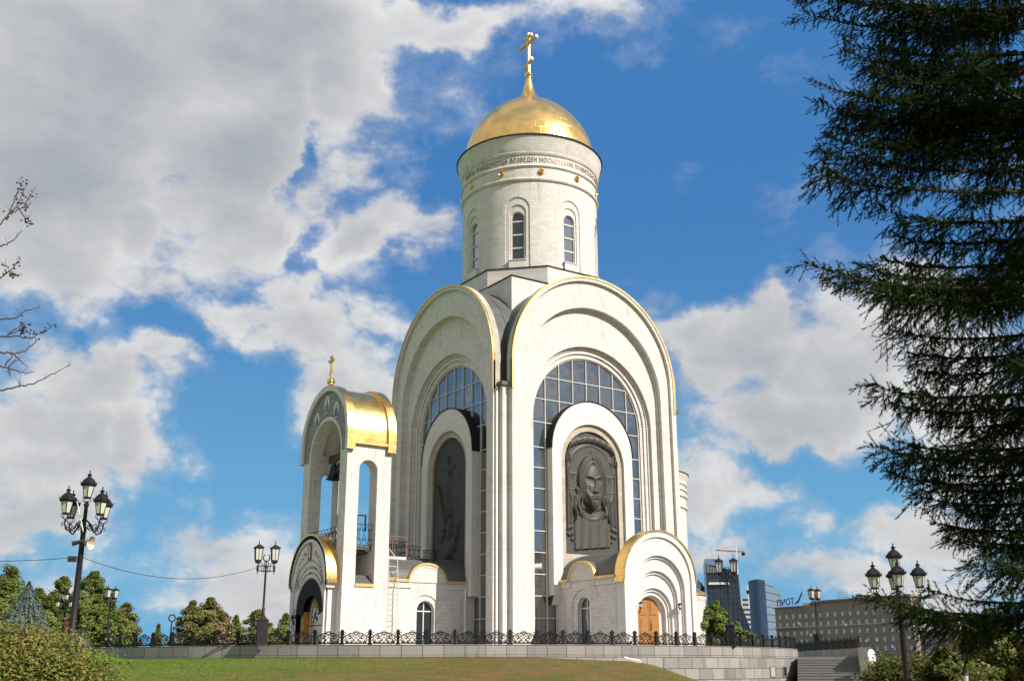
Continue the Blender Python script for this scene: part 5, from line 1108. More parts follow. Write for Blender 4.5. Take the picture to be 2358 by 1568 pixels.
# crane on the stepped tower
cx, cy = azd_xy(44.44, 1490); e = empty('tower_crane', (cx, cy, 0), 'red and white tower crane standing behind the lamp on the navy tower', 'crane')
mb = MB(); mb.tube([(cx, cy, Z(.08, 1490)), (cx, cy, Z(.106, 1490))], 1.1, 4); mb.build('mast', M['white'], e, 0)
a0, a1 = azd_xy(45.51, 1490), azd_xy(44.03, 1490); mb = MB(); mb.tube([(*a0, Z(.1020, 1490)), (cx, cy, Z(.1004, 1490)), (*a1, Z(.1000, 1490))], .8, 4); mb.tube([(*a0, Z(.1020, 1490)), (cx, cy, Z(.1055, 1490)), (*a1, Z(.1, 1490))], .25, 3); mb.build('jib', M['rail'], e, 0)
mb = MB(); mb.lathe([(.001,-3),(2.4,-2.5),(2.4,1),(.001,1.2)], (*azd_xy(44.1, 1490), Z(.0985, 1490)), 6); mb.build('counterweight', M['iron'], e, 0)
cx, cy = azd_xy(43.98, 1530); e = empty('tower_crane', (cx, cy, 0), 'slim white crane mast beside the top left of the curved tower', 'crane')
mb = MB(); mb.tube([(cx, cy, Z(.05, 1530)), (cx, cy, Z(.071, 1530))], .9, 4); mb.build('mast', M['white'], e, 0); mb = MB(); mb.lathe([(.001,-2.5),(2.6,-2),(2.6,2),(.001,2.5)], (cx, cy, Z(.0645, 1530)), 6); mb.build('cab', M['iron'], e, 0)

# brick apartment block
brick = ashlar('brown_brick', (.24,.205,.18), 'uv', bw=.9, bh=.3, mortar=.02, contrast=.25, stain=.35, dark=.7)
bl = empty('apartment_block', (*azd_xy(39, 490), 0), 'long brown brick apartment block with rows of white windows and a sign on its roof', 'apartment building')
bc0, bc1 = Vector(azd_xy(42.72, 520)), Vector(azd_xy(36.12, 466)); bd = (bc1-bc0); BL = bd.length; bd.normalize(); bn = Vector((-bd.y, bd.x)); bn = bn if bn.dot(Vector((1, 1))) > 0 else -bn
def BT(s, o_, z): p = bc0+bd*s-bn*o_; return (p.x, p.y, z)
mb = MB(); zt0, zt1 = Z(.0497, 520), Z(.0535, 500); xs_ = BL*.245
def wallq(s0, s1, o_, z0, z1): mb.add([BT(s0, o_, z0), BT(s1, o_, z0), BT(s1, o_, z1), BT(s0, o_, z1)], [(0,1,2,3)], [(s0, z0), (s1, z0), (s1, z1), (s0, z1)])
wallq(0, xs_, 0, -8, zt0); wallq(xs_, BL, .8, -8, zt0+1.0)
mb.add([BT(BL, .8, -8), BT(BL, -4.5, -8), BT(BL, -4.5, zt0+1), BT(BL, .8, zt0+1)], [(0,1,2,3)], [(0,-8),(17,-8),(17,zt0),(0,zt0)])
mb.add([BT(0, 0, -8), BT(0, -16, -8), BT(0, -16, zt0), BT(0, 0, zt0)], [(0,1,2,3)], [(0,-8),(16,-8),(16,zt0),(0,zt0)])
mb.add([BT(xs_, 0, -8), BT(xs_, .8, -8), BT(xs_, .8, zt0+1), BT(xs_, 0, zt0+1)], [(0,1,2,3)], [(0,0)]*4)
mb.build('brick_wall', brick, bl, 0)
mb = MB(); T = BT; zr = zt0
mb.box(-.5, xs_, -16, .5, zr, zr+.5, T); mb.box(xs_, BL+.5, -16, 1.3, zr+1.0, zr+1.5, T); mb.build('roof', M['rail'], bl, 0)
mb = MB(); mb.box(xs_+10, BL+.5, -.2, 1.6, zr+1.5, zr+2.1, T); mb.build('cornice', M['step'], bl, 0)
mb = MB(); mb.box(0, BL, .0, 1.05, zr-8.9, zr-8.4, T); mb.build('ledge', M['smooth2'] if 'smooth2' in M else M['beige'], bl, 0)
wmb = MB(); wmb.m = 0; wmb.box(-.62, .62, .0, .06, 0, 1.7); wmb.m = 1
for a, b, c, d in ((-.62,.62,0,.12), (-.62,.62,1.58,1.7), (-.62,-.5,0,1.7), (.5,.62,0,1.7), (-.06,.06,0,1.7), (-.62,.62,1.1,1.2)): wmb.box(a, b, -.05, .1, c, d)
wmb.v = [(x, -y, z) for x, y, z in wmb.v]; w0 = wmb.build('window', [M['glassd'], M['white']], None, 0)
wa = math.atan2(bd.y, bd.x); first = True; cnt = 0
for r in range(8):
    ncol = 18; 
    for c in range(ncol):
        s = 3.0+c*(BL-5)/(ncol-1); z = zr-4.9-3.62*r
        if cnt >= 100 or c == 4 and r > 5 or z < -6: continue
        if r >= 5 and c < 6: continue
        o_ = .06 if s < xs_-1 else .86
        p = BT(s, o_, z); o = w0 if first else w0.copy()
        if not first: COL.objects.link(o)
        o.parent = bl; o.location = Vector(p)-Vector(bl.location); o.rotation_euler = (0, 0, wa); first = False; cnt += 1
for i, (s, z) in enumerate(((14, -7.0), (38, -8.6), (47, -15.3), (52, -15.2), (58.5, -17.8), (62, -12), (20, -12.2), (66, -14.5))):
    mb = MB(); mb.lathe([(.001,-.1),(.55,.05),(.6,.15),(.5,.12),(.001,.0)], n=12); mb.v = [(a, -c, b) for a, b, c in mb.v]; o = mb.build('satellite_dish', M['disc'], None, 40); o.parent = bl; p = BT(s*BL/68, 1.4, zr+z); o.location = Vector(p)-Vector(bl.location); o.rotation_euler = (0, 0, wa+.3)
sg = empty('roof_sign', (bc0.x, bc0.y, zr), 'purple rooftop sign with letters, a slanting wing shape and a lattice on the brick block', 'sign')
text_mesh('ПИОТ', 3.9, lambda x, y, d: BT(9.4+x, 2+d, zr+1.0+y+ .05*x), 'sign_letters', simple('sign_purple', (.06,.03,.22), .5), sg, .2, bold=.05)
mb = MB(); mb.poly([BT(s, 2, zr+z) for s, z in ((14.3, 1.0), (17.5, 3.2), (20.3, 7.2), (20.0, 5.0), (17.4, 1.6))]); mb.poly([BT(s, 2.05, zr+z) for s, z in ((14.3, 1.0), (16.5, 1.6), (18.6, 3.4), (17.5, 3.2))]); mb.build('wing', simple('sign_plum', (.14,.07,.20), .5), sg, 0)
mb = MB(); 
for i in range(5): mb.tube([BT(20.6+i*.7, 2, zr+.2), BT(20.6+i*.7, 2, zr+5.0-abs(i-2)*.9)], .09, 3)
for i in range(4): mb.tube([BT(20.4, 2, zr+1+i*1.1), BT(23.6, 2, zr+1+i*1.1)], .09, 3)
mb.tube([BT(7, 1.8, zr+.5), BT(22, 1.8, zr+1)], .1, 3); mb.build('lattice', M['white'], sg, 0)
mb = MB(); 
for i in range(6): mb.tube([BT(BL*.44+i*1.1, -5, zr+1), BT(BL*.44+i*1.1, -5, zr+6.8-abs(i-2.5)*.5)], .07, 3)
for i in range(5): mb.tube([BT(BL*.44-.3, -5, zr+2+i*1.1), BT(BL*.44+5.8, -5, zr+2+i*1.1)], .07, 3)
for i in range(12): mb.tube([BT(BL*.56+i*2.6, -4, zr+1), BT(BL*.56+i*2.6, -4, zr+5.4)], .05, 3)
mb.tube([BT(BL*.56, -4, zr+5.3), BT(BL*1.0, -4, zr+5.3)], .05, 3); mb.tube([BT(BL*.56, -4, zr+3.4), BT(BL*1.0, -4, zr+3.4)], .05, 3)
put(mb.build('roof_scaffold', M['step'], None, 0), 'thin metal lattice frame along the roof of the brick block', 'metal frame')
# lower wing at the right
lw = empty('apartment_block', (*azd_xy(35, 440), 0), 'lower brown building to the right of the long block, behind the trees', 'apartment building')
lc0, lc1 = Vector(azd_xy(35.95, 452)), Vector(azd_xy(32.0, 430)); ld = lc1-lc0; LL = ld.length; ld.normalize(); ln = Vector((-ld.y, ld.x)); ln = ln if ln.dot(Vector((1, 1))) > 0 else -ln
def LT(s, o_, z): p = lc0+ld*s-ln*o_; return (p.x, p.y, z)
mb = MB(); mb.add([LT(0, 0, -8), LT(LL, 0, -8), LT(LL, 0, 11.5), LT(0, 0, 11.5)], [(0,1,2,3)], [(0,-8),(LL,-8),(LL,11.5),(0,11.5)]); mb.build('brick_wall', brick, lw, 0)
mb = MB(); mb.box(-.5, LL, -14, .5, 11.5, 12.1, LT); mb.box(6, 13, -10, -4, 12.1, 14, LT); mb.build('roof', M['step'], lw, 0)
for r in range(4):
    for c in range(4): o = w0.copy(); COL.objects.link(o); o.parent = lw; o.location = Vector(LT(3+c*4.4, .06, 7.5-r*3.6))-Vector(lw.location); o.rotation_euler = (0, 0, math.atan2(ld.y, ld.x))

# ================================================================ vegetation
def leaves(centers, size, name, mat, parent, up=0.3, aspect=1.5, out=None, ow=1.1):
    n = len(centers); nr = rng.normal(size=(n, 3)); nr[:, 2] = np.abs(nr[:, 2])+up
    if out is not None: o_ = centers-out; o_ /= np.linalg.norm(o_, axis=1)[:, None]+1e-9; nr = nr*.8+o_*ow
    nr /= np.linalg.norm(nr, axis=1)[:, None]
    a = rng.normal(size=(n, 3)); a -= nr*(a*nr).sum(1)[:, None]; a /= np.linalg.norm(a, axis=1)[:, None]; b = np.cross(nr, a)
    s = size*rng.uniform(.6, 1.3, n)[:, None]; a = a*s*aspect*.5; b = b*s*.5
    v = np.stack([centers-a, centers+b, centers+a, centers-b], 1).reshape(-1, 3); f = np.arange(4*n).reshape(n, 4)
    return np_mesh(name, v, f, mat, parent)
def clump_points(n, shape, nclump, cr, zbias=0):
    """points in clumps; shape(u in 0..1 array)-> clump centres and radii"""
    cc, rad = shape(nclump); k = rng.integers(0, nclump, n); d = rng.normal(size=(n, 3)); d /= np.linalg.norm(d, axis=1)[:, None]
    r = rng.random(n)**.42; return cc[k]+d*(rad[k]*r)[:, None]*np.array([1, 1, .8])
def decid(x, y, z0, h, w, mat, label, grp, n=9000, leaf=.24, crown_lo=.05, seedclump=70, cat='tree', peak=.5):
    if leaf >= .22: n = int(n*2.8); leaf *= .62*(1.3 if 'beyond the railing' in (grp or '') else 1); seedclump = 210
    e = empty('tree', (x, y, z0), label, cat, grp)
    def shape(m):
        t = rng.random(m); zz = crown_lo+(1-crown_lo)*t; pr = np.sin(PI*np.clip((zz-crown_lo)/(1-crown_lo), .03, .97)**(.75))**.8
        a = rng.uniform(0, 2*PI, m); pr = pr*(1+.34*np.sin(a*2+x)*np.sin(zz*7+y))*rng.uniform(.75, 1.15, m); rr = np.sqrt(rng.random(m))*w/2*pr*.92
        return np.stack([x+rr*np.cos(a), y+rr*np.sin(a), z0+h*(zz*.93)], -1), rng.uniform(.06, .15, m)*w*(.6+.6*pr)
    pts = clump_points(n, shape, seedclump, 1); pts[:, 2] = np.maximum(pts[:, 2], z0+.1)
    ax_ = np.stack([np.full(len(pts), x), np.full(len(pts), y), np.clip(pts[:, 2]-.12*h, z0+.2*h, z0+.62*h)], -1); leaves(pts, leaf, 'crown', mat, e, out=ax_)
    mb = MB(); mb.tube([(x, y, z0-.3), (x+.05*h*.2, y, z0+h*.35), (x, y+.02*h, z0+h*.8)], [.022*h+.03, .014*h+.02, .01], 7)
    for i in range(9):
        a = random.uniform(0, 2*PI); t = random.uniform(.2, .65); mb.tube([(x, y, z0+h*t), (x+math.cos(a)*w*.2, y+math.sin(a)*w*.2, z0+h*(t+.12)), (x+math.cos(a)*w*.38, y+math.sin(a)*w*.38, z0+h*(t+.2))], [.009*h, .005*h, .01], 5)
    mb.build('trunk', M['bark'], e, 50); return e
M['bark'] = simple('bark', (.07,.05,.035), .9, noise=.3, scale=6, bump=.5)
f_green = foliage('leaves_green', (.12,.175,.035), (.19,.24,.055), (.27,.29,.075), .3, .6, .25)
f_aut = foliage('leaves_autumn', (.14,.17,.045), (.21,.22,.06), (.33,.27,.09), .3, .6, .3)
f_yel = foliage('leaves_straw', (.26,.19,.10), (.34,.25,.13), (.42,.31,.17), .25, .6, .3)
f_blue = foliage('spruce_blue', (.07,.105,.085), (.12,.16,.14), (.21,.26,.23), .05, .6, .3)
f_hedge = foliage('hedge_leaves', (.06,.125,.012), (.14,.19,.025), (.33,.22,.065), .3, .5, .5)
f_hedge2 = foliage('hedge_leaves_right', (.06,.10,.015), (.12,.15,.025), (.25,.20,.05), .3, .5, .4)
f_dark = foliage('leaves_dark', (.03,.05,.014), (.06,.085,.02), (.12,.13,.03), .2, .6, .3)
def T_(az, tn_top, d, wdeg, mat, label, grp, z0=-.6, **kw):
    x, y = azd_xy(az, d); zt = CAM.z+tn_top*d; return decid(x, y, z0, zt-z0, 2*d*math.tan(R_(wdeg/2)), mat, label, grp, **kw)
GL = 'trees beyond the railing on the left'
T_(82.2, .073, 188, 3.2, f_aut, 'green-brown tree at the left edge of the picture', GL)
T_(80.9, .0875, 183, 2.9, f_green, 'tallest round-topped tree behind the blue spruce on the left', GL, n=12000)
T_(79.5, .069, 195, 2.4, f_aut, 'tree with yellowing crown just right of the blue spruce', GL)
T_(78.5, .0800, 177, 2.3, f_green, 'pointed green tree directly behind the left street lamp', GL)
T_(77.15, .0855, 172, 2.6, f_green, 'tall broad tree to the right of the left street lamp', GL, n=14000)
T_(76.35, .066, 177, 2.0, f_green, 'green tree behind the edge-on twin lamp on the left', GL)
T_(81.7, .064, 174, 2.2, f_green, 'green tree between the left edge and the tallest round tree', GL)
T_(79.0, .062, 168, 2.0, f_green, 'green tree in front of the gap right of the blue spruce', GL)
T_(77.8, .068, 180, 1.8, f_aut, 'yellowish tree directly right of the left lamp post', GL)
T_(76.8, .064, 164, 1.8, f_green, 'green tree with its crown between the lamp post and the edge-on lamp', GL)
T_(75.9, .050, 158, 1.6, f_green, 'low green tree right behind the end of the railing', GL)
T_(75.5, .057, 168, 1.9, f_aut, 'last and lowest tree of the left group, at its right end', GL)
GM_ = 'trees on the horizon left of the church'
T_(72.35, .060, 190, 2.0, f_aut, 'left half of the large twin-crowned tree on the horizon', GM_, n=8000, leaf=.36)
T_(71.5, .063, 190, 2.4, f_aut, 'right half of the large twin-crowned tree on the horizon', GM_, n=11000, leaf=.36)
T_(70.75, .050, 175, 1.3, f_yel, 'thin straw-coloured tree beside the large horizon tree', GM_, n=3800, leaf=.3)
T_(70.2, .0485, 200, 1.0, f_green, 'narrow green tree between the straw-coloured one and the lamp', GM_, n=4000, leaf=.36)
T_(69.15, .0535, 185, 1.7, f_aut, 'tree behind the twin lamp left of the church', GM_, n=7000, leaf=.34)
T_(68.45, .036, 190, 1.2, f_aut, 'low tree between the twin lamp and the west portal', GM_, n=3500, leaf=.34)
T_(67.75, .050, 170, 1.3, f_green, 'green tree touching the left edge of the church portal', GM_, n=6000, leaf=.32)
T_(66.6, .046, 175, 1.4, f_green, 'green tree hidden behind the church portal', GM_, n=4000, leaf=.32)
T_(45.65, .0590, 84, 2.1, f_green, 'green tree just right of the church in front of the navy tower', None, z0=-.3, n=14000, leaf=.17)
T_(44.75, .040, 86, 1.7, f_green, 'lower green tree below the navy tower, behind the twin lamp', None, z0=-.3, n=9000, leaf=.17)
def spruce(az, tn, d, wdeg, mat, label, z0=-.5, n=16000, grp=None, leaf=.14):
    x, y = azd_xy(az, d); zt = CAM.z+tn*d; h = zt-z0; w = 2*d*math.tan(R_(wdeg/2)); e = empty('spruce', (x, y, z0), label, 'spruce', grp)
    t = rng.random(n)**.75; lay = int(h/.55); tl = (np.floor((1-t)*lay)+rng.random(n)**2*.65)/lay; zz = h*(1-tl)*1.0; zz = z0+h*np.clip(1-tl, 0, 1)
    lj = np.floor(tl*lay); nb = 11; a = (np.floor(rng.random(n)*nb)+lj*.37)*2*PI/nb+rng.normal(0, .13, n); ln_ = .72+.28*np.sin(lj*12.9+np.round(a*7)*78.2); rr_ = rng.random(n)**.5; fr_ = rng.random(n); r = w/2*np.clip((lj+.1+.85*fr_)/lay, 0, 1)**.95*rr_*ln_*1.15*(.72+.28*fr_); a = a+rng.normal(0, .05, n)*(1-rr_)*4; tl = (lj+.95*fr_)/lay; zz = z0+h*np.clip(1-tl, 0, 1)-.22*r*(rng.random(n))
    zz = zz-.14*r-.1; pts = np.stack([x+r*np.cos(a), y+r*np.sin(a), zz], -1); leaves(pts, leaf, 'crown', mat, e, 0, 2.4, out=np.stack([x+0*r, y+0*r, zz-.5], -1), ow=.8)
    mb = MB(); mb.tube([(x, y, z0-.3), (x, y, zt-.1)], [.018*h+.04, .015], 7); mb.build('trunk', M['bark'], e, 50); return e
spruce(80.0, .0715, 96, 4.6, f_blue, 'large blue-grey spruce at the left behind the hedge', n=120000, leaf=.062)
spruce(82.6, .050, 90, 3.4, f_blue, 'blue-grey spruce partly cut by the left edge', n=60000, leaf=.062)
spruce(77.4, .034, 90, 2.4, f_blue, 'small blue-grey spruce behind the left lamp post', n=30000, leaf=.062)
spruce(73.9, .0375, 150, 1.0, f_aut, 'small brownish conifer beyond the railing, left of the horizon trees', n=3500, leaf=.22)
# hedges
def hedge(path, hh, ww, mat, label, n, leaf, top=lambda s: 1.0, zoff=0.0, name='hedge'):
    P = [Vector(azd_xy(a, d)) for a, d in path]; e = empty(name, (P[0].x, P[0].y, 0), label, 'hedge'); k = rng.random(n)*(len(P)-1); i = np.minimum(k.astype(int), len(P)-2); f = k-i
    P = np.array([(p.x, p.y) for p in P]); base = P[i]*(1-f)[:, None]+P[i+1]*f[:, None]; a = rng.uniform(0, PI, n); s = k/(len(P)-1)
    rr = rng.random(n)**.22; lump = 1+.16*np.sin(s*37)+.10*np.sin(s*83+a*3)+.06*rng.normal(size=n); ang = rng.uniform(0, 2*PI, n)
    off = np.cos(a)*rr*ww/2*lump; ht = np.sin(a)**.6*rr*hh*lump*np.array([top(q) for q in s]); ends = np.clip(np.minimum(s, 1-s)*18, .15, 1)**.5
    x = base[:, 0]+off*np.cos(ang)*1.0; y = base[:, 1]+off*np.sin(ang); z = hgt(x, y)+zoff+ht*ends
    leaves(np.stack([x, y, z], -1), leaf, 'foliage', mat, e, .2, out=np.stack([base[:, 0], base[:, 1], z-.5*hh], -1), ow=.9)
    mb = MB(); 
    for j in range(40):
        q = random.random()*(len(P)-1); jj = min(int(q), len(P)-2); b = P[jj]+(P[jj+1]-P[jj])*(q-jj); zz = float(hgt(*b))+zoff; mb.tube([(b[0], b[1], zz-.1), (b[0]+random.gauss(0, .3), b[1]+random.gauss(0, .3), zz+hh*.7)], [.02, .006], 4)
    mb.build('stems', M['bark'], e, 50); return e
hedge([(79.0, 16.5), (80, 16.3), (84, 16.0), (90, 15.8)], 1.50, 2.4, f_hedge, 'yellow-green leafy hedge with reddish tints filling the bottom left corner', 230000, .032, lambda s: .93-.30*max(0, .25-s)/.25)
hedge([(37.9, 62), (36.6, 60), (35.3, 58)], 2.4, 3.0, f_hedge2, 'clipped green and yellow hedge to the right of the stairs', 40000, .13, zoff=.15)
hedge([(38.0, 50), (36.0, 47), (33.5, 45), (31, 44)], 1.5, 2.6, f_hedge2, 'lower shrubs around the base of the right street lamp', 36000, .11, zoff=-.15)
hedge([(33.2, 38), (31, 36), (28, 35)], 2.2, 3.2, f_dark, 'dark shrubs at the bottom right corner', 30000, .10, zoff=-.1)
T_(32.6, .048, 46, 5.4, f_hedge2, 'broad yellow-green tree at the right edge below the spruce', None, z0=-3.2, n=42000, leaf=.12, crown_lo=.08, seedclump=110)
T_(34.9, .018, 52, 3.0, f_hedge2, 'small yellowing tree left of the broad tree at the right edge', None, z0=-3.2, n=16000, leaf=.12, crown_lo=.05)

# ---------------------------------------------------------------- big spruce at the right
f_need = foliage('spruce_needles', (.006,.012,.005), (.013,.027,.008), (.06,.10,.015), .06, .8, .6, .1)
SX, SY = azd_xy(26.3, 13.2); SZ = -2.6
spr = empty('spruce', (SX, SY, SZ), 'huge dark spruce overhanging the whole right side of the picture', 'spruce')
mb = MB(); mb.tube([(SX, SY, SZ-.3), (SX+.1, SY, SZ+6), (SX, SY, SZ+15)], [.34, .24, .05], 12); mb.build('trunk', M['bark'], spr, 50)
NV, NF, WOOD = [], [], MB()
def needles(P, D, L_, dens, nl=.029, nw=.0036):
    """twigs: P start, D unit direction, L_ length (arrays)"""
    k = np.maximum((L_*dens).astype(int), 3); idx = np.repeat(np.arange(len(P)), k); n = len(idx); t = rng.random(n)
    base = P[idx]+D[idx]*(L_[idx]*t)[:, None]; r = rng.normal(size=(n, 3)); d = D[idx]; r -= d*(r*d).sum(1)[:, None]; r /= np.linalg.norm(r, axis=1)[:, None]+1e-9
    nd = r*.85+d*.65; nd /= np.linalg.norm(nd, axis=1)[:, None]; sidev = np.cross(nd, d); sidev /= np.linalg.norm(sidev, axis=1)[:, None]+1e-9
    ln = nl*rng.uniform(.7, 1.15, n)[:, None]; NV.append(np.stack([base-sidev*nw, base+sidev*nw, base+nd*ln], 1).reshape(-1, 3))
def bough(p0, p1, sag=.12, fulln=1.0, lift=.10):
    p0, p1 = np.array(p0, float), np.array(p1, float); L = np.linalg.norm(p1-p0); N = max(int(L/.06), 12); t = np.linspace(0, 1, N)
    side = np.cross(p1-p0, [0, 0, 1.]); side /= np.linalg.norm(side); wob = np.cumsum(rng.normal(0, .010, N))
    C = p0+(p1-p0)*t[:, None]; C[:, 2] += -4*sag*L*t*(1-t)*.5+lift*L*np.maximum(t-.75, 0)**2*4; C += side*wob[:, None]*.6; T = np.gradient(C, axis=0); T /= np.linalg.norm(T, axis=1)[:, None]
    WOOD.tube([tuple(c) for c in C[::3]], [float(.032*L/3*(1-q)+.004) for q in t[::3]], 5)
    clumpf = np.interp(np.arange(N), np.linspace(0, N, 9), rng.uniform(-1.6, 1.0, 9)); S, Dv, Ls = [], [], []
    for i in range(int(N*.12), N):
        for s in (-1, 1, 0):
            if s == 0 and rng.random() < .25: continue
            q = t[i]; ln = (.13+.46*math.sin(PI*min(q*.86+.10, 1))**.8)*rng.uniform(.35, 1.2)*min(1, L/2.6)*(1+.5*clumpf[i])
            if s == 0: d = np.array([0, 0, -1.])*rng.uniform(.7, 1)+T[i]*.35+side*rng.normal(0, .3); ln *= .8
            else: d = side*s*rng.uniform(.6, 1)+T[i]*rng.uniform(.5, .95)+np.array([0, 0, -1.])*rng.uniform(.05, .75)*(1-.5*q)
            d /= np.linalg.norm(d); S.append(C[i]); Dv.append(d); Ls.append(max(ln, .05))
    S, Dv, Ls = np.array(S), np.array(Dv), np.array(Ls)
    # split each twig in two segments bending downwards, plus little side shoots
    mid = S+Dv*(Ls*.5)[:, None]; D2 = Dv+np.array([0, 0, -.55])*(Ls/ .6)[:, None]; D2 /= np.linalg.norm(D2, axis=1)[:, None]
    needles(S, Dv, Ls*.5, 420*fulln); needles(mid, D2, Ls*.5, 460*fulln)
    m_ = Ls > .22
    for base, dd in ((mid, Dv), (mid, D2), (S+Dv*(Ls*.25)[:, None], Dv), (mid+D2*(Ls*.22)[:, None], D2)):
        sd = np.cross(dd, rng.normal(size=dd.shape)); sd /= np.linalg.norm(sd, axis=1)[:, None]; nd = dd*.75+sd*.75+np.array([0, 0, -.25]); nd /= np.linalg.norm(nd, axis=1)[:, None]
        needles(base[m_], nd[m_], (Ls*.38)[m_], 380*fulln)
    needles(C[int(N*.5):-1], T[int(N*.5):-1], np.full(N-1-int(N*.5), L/N), 160)
    # short upright shoots along the top
    k_ = np.arange(int(N*.25), N, 2); up_ = np.array([0, 0, 1.])*rng.uniform(.6, 1.2, len(k_))[:, None]+T[k_]*.8+side*rng.normal(0, .45, len(k_))[:, None]; up_ /= np.linalg.norm(up_, axis=1)[:, None]; needles(C[k_], up_, rng.uniform(.08, .24, len(k_)), 420)
    tip = C[-1:]; needles(tip-T[-1:]*.02, T[-1:], np.array([.12]), 200)
def tipxyz(az, tn, d): return adt(az, d, tn)
TIPS = [(38.7,.665,11.0,.4),(38.4,.640,11.2,.4),(37.2,.655,11.5,.3),(36.6,.595,11.6,.3),(36.9,.583,11.3,.35),(35.6,.565,11.9,.3),(39.2,.553,10.9,.45),(38.4,.530,11.2,.4),(37.9,.495,11.3,.35),(37.2,.515,11.7,.3),(36.2,.50,12.0,.3),
        (39.6,.455,10.9,.42),(38.7,.478,11.2,.3),(37.6,.503,11.6,.25),(36.3,.538,11.9,.2),(35.2,.52,12.2,.2),(35.7,.410,11.6,.28),(35.3,.385,11.9,.25),(40.2,.360,10.8,.30),(39.4,.342,11.0,.3),(38.0,.350,11.3,.25),(36.8,.355,11.7,.2),(35.8,.362,12.0,.2),
        (35.4,.290,11.7,.3),(35.15,.268,11.9,.3),(36.9,.240,11.5,.25),(35.9,.222,11.8,.25),(37.45,.184,11.3,.2),(36.4,.188,11.7,.2),(36.7,.158,11.6,.2),(35.5,.139,11.9,.15),(34.8,.115,12.2,.1),(37.9,.052,11.0,.05),(36.9,.046,11.4,.08),(35.6,.058,11.7,.05),
        (34.6,.60,12.4,.4),(34.0,.54,12.6,.4),(35.2,.645,12.1,.4),(34.6,.25,12.2,.3),(33.5,.125,12.4,.2),(32.4,.115,12.6,.2),(33.2,.10,12.3,.15),(31.8,.09,12.7,.1),(34.2,.10,12.2,.1),(33.9,.145,12.5,.2),(34.4,.20,12.4,.3),(34.6,.16,12.3,.2)]
for az, tn, d, rise in TIPS:
    p1 = tipxyz(az-(.45 if az > 38.5 else .15), tn, d); bough((SX, SY, p1[2]+rise), p1, .07, 1.0)
for i in range(120):         # the rest of the crown, all round the trunk
    zc = SZ+.9+11.5*(i/120)+random.uniform(-.1, .1); a = random.uniform(0, 2*PI); reach = (3.1-1.1*max(0, zc-6)/6)*random.uniform(.75, 1.0)
    dx, dy = math.cos(a), math.sin(a)
    tipx, tipy = SX+dx*reach, SY+dy*reach
    azt = math.degrees(math.atan2(tipy-CAM.y, tipx-CAM.x))
    tnn = (zc-CAM.z)/math.hypot(tipx-CAM.x, tipy-CAM.y); lim = 29.2 if .355 < tnn < .50 else (35.0 if tnn >= .49 else (34.2 if tnn > .10 else 33.0))
    if azt > lim or tnn < .045: continue
    bough((SX, SY, zc+reach*.14), (tipx, tipy, zc), .08, .8)
V = np.concatenate(NV); print('spruce needles', len(V)//3)
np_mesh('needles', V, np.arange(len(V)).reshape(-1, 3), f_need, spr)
WOOD.build('branches', M['bark'], spr, 60)

# ---------------------------------------------------------------- bare tree reaching in from the left
bt = empty('bare_tree', (*azd_xy(91, 9.0), -2.4), 'nearly leafless tree whose thin twigs enter at the left edge', 'tree')
bx, by = azd_xy(91, 9.0); mb = MB(); mb.tube([(bx, by, -2.5), (bx, by, 0), (bx+.1, by, 3)], [.12, .09, .02], 8); mb.build('trunk', M['bark'], bt, 50)
TW = [[(86,.355),(83.5,.384),(82.9,.402),(82.55,.425)],[(83.1,.395),(82.6,.402),(82.1,.425)],[(82.85,.402),(82.35,.392),(82.15,.390)],[(83.2,.392),(83.0,.412),(82.7,.43)],[(82.6,.402),(82.2,.408)],
      [(86,.352),(83.4,.362),(82.9,.368),(82.45,.380)],[(86,.31),(83.2,.331),(82.7,.342),(82.35,.352)],[(82.8,.34),(82.4,.336)],[(83.2,.345),(82.8,.343)],
      [(87,.27),(82.9,.294),(82.2,.298),(81.6,.307),(81.15,.310)],[(87,.265),(82.85,.279),(81.9,.281),(81.35,.280),(80.8,.289),(80.35,.296)],[(82.5,.281),(82.0,.290),(81.75,.295)],[(82.4,.282),(82.0,.286),(81.6,.288)],
      [(87,.25),(82.7,.265),(82.1,.265),(81.6,.268),(81.15,.277),(81.12,.282)],[(82.1,.265),(81.7,.259),(81.35,.254)],[(87,.245),(82.6,.253),(82.0,.251),(81.4,.248),(81.0,.251)],[(82.4,.253),(82.15,.262),(82.1,.264)],[(82.2,.252),(81.9,.260)],
      [(87,.222),(82.5,.231),(81.6,.236),(80.9,.240),(80.2,.250),(79.4,.259)],[(81.6,.236),(81.58,.240)],[(82.2,.252),(82.05,.244)]]
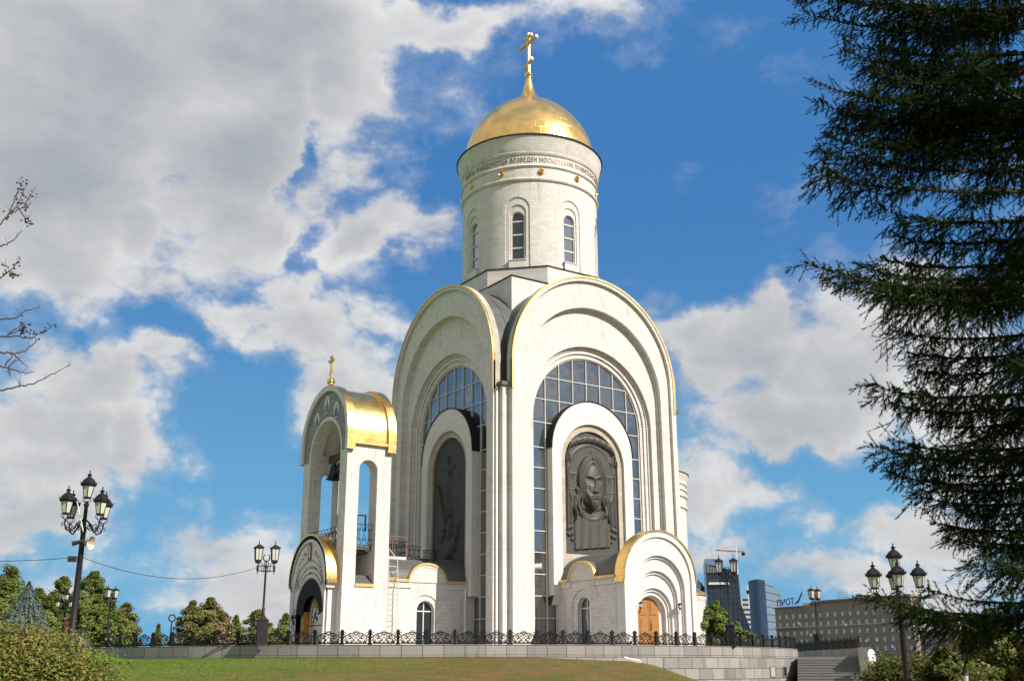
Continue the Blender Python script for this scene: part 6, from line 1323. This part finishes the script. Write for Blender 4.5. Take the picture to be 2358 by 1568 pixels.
for i, pl in enumerate(TW):
    mb = MB(); d = 9.0+.3*math.sin(i*2.1); pts = [Vector(adt(a, d, tn)) for a, tn in pl]
    if pl[0][0] > 85: pts = [Vector((bx, by, pts[0].z-.5))]+pts
    fine = []
    for a, b in zip(pts[:-1], pts[1:]):
        for q in range(5): fine.append(a.lerp(b, q/5)+Vector((random.gauss(0, .003), random.gauss(0, .003), random.gauss(0, .004))))
    fine.append(pts[-1]); n = len(fine); r0 = .009 if pl[0][0] > 85 else .004
    mb.tube(fine, [r0*(1-k/n)+.0020 for k in range(n)], 5)
    if i in (0, 1, 2, 3, 6, 7, 10, 11, 12):
        for _ in range(16):
            c = random.choice(fine[-max(6, n//2):]) if pl[0][0] < 85 else random.choice(fine[-9:]); c = c+Vector((random.gauss(0, .02), random.gauss(0, .02), random.gauss(-.01, .02))); q = random.uniform(.006, .012); mb.lathe([(.0005,-q),(q,0),(.0005,q)], c, 5)
    for _ in range(6):
        c = random.choice(fine[-12:]); mb.tube([c, c+Vector((random.gauss(0, .03), random.gauss(0, .03), random.uniform(.01, .06)))], [.002, .001], 3)
    mb.build('branch', M['bark'], bt, 60)
rn = random.Random(5)
for i in range(26):          # the rest of the bare crown, outside the picture
    z = -.3+i*.13; a = R_(91)+rn.uniform(.15, PI-.15); L = rn.uniform(.9, 1.7)*(1-.25*i/26); p = Vector((bx+.02*i/26, by, z)); pts = [p.copy()]
    d = Vector((math.cos(a), math.sin(a), .35))
    for q in range(6): p = p+d*L/6; d = (d+Vector((rn.gauss(0, .15), rn.gauss(0, .15), rn.gauss(.05, .1)))).normalized(); pts.append(p.copy())
    mb = MB(); mb.tube(pts, [.016*(1-k/7)+.002 for k in range(7)], 5)
    for q in range(2, 7):
        e_ = pts[q]+Vector((rn.gauss(0, .18), rn.gauss(0, .18), rn.uniform(.05, .3))); mb.tube([pts[q], pts[q].lerp(e_, .5)+Vector((0, 0, .03)), e_], [.005, .004, .002], 4)
    mb.build('branch', M['bark'], bt, 60)
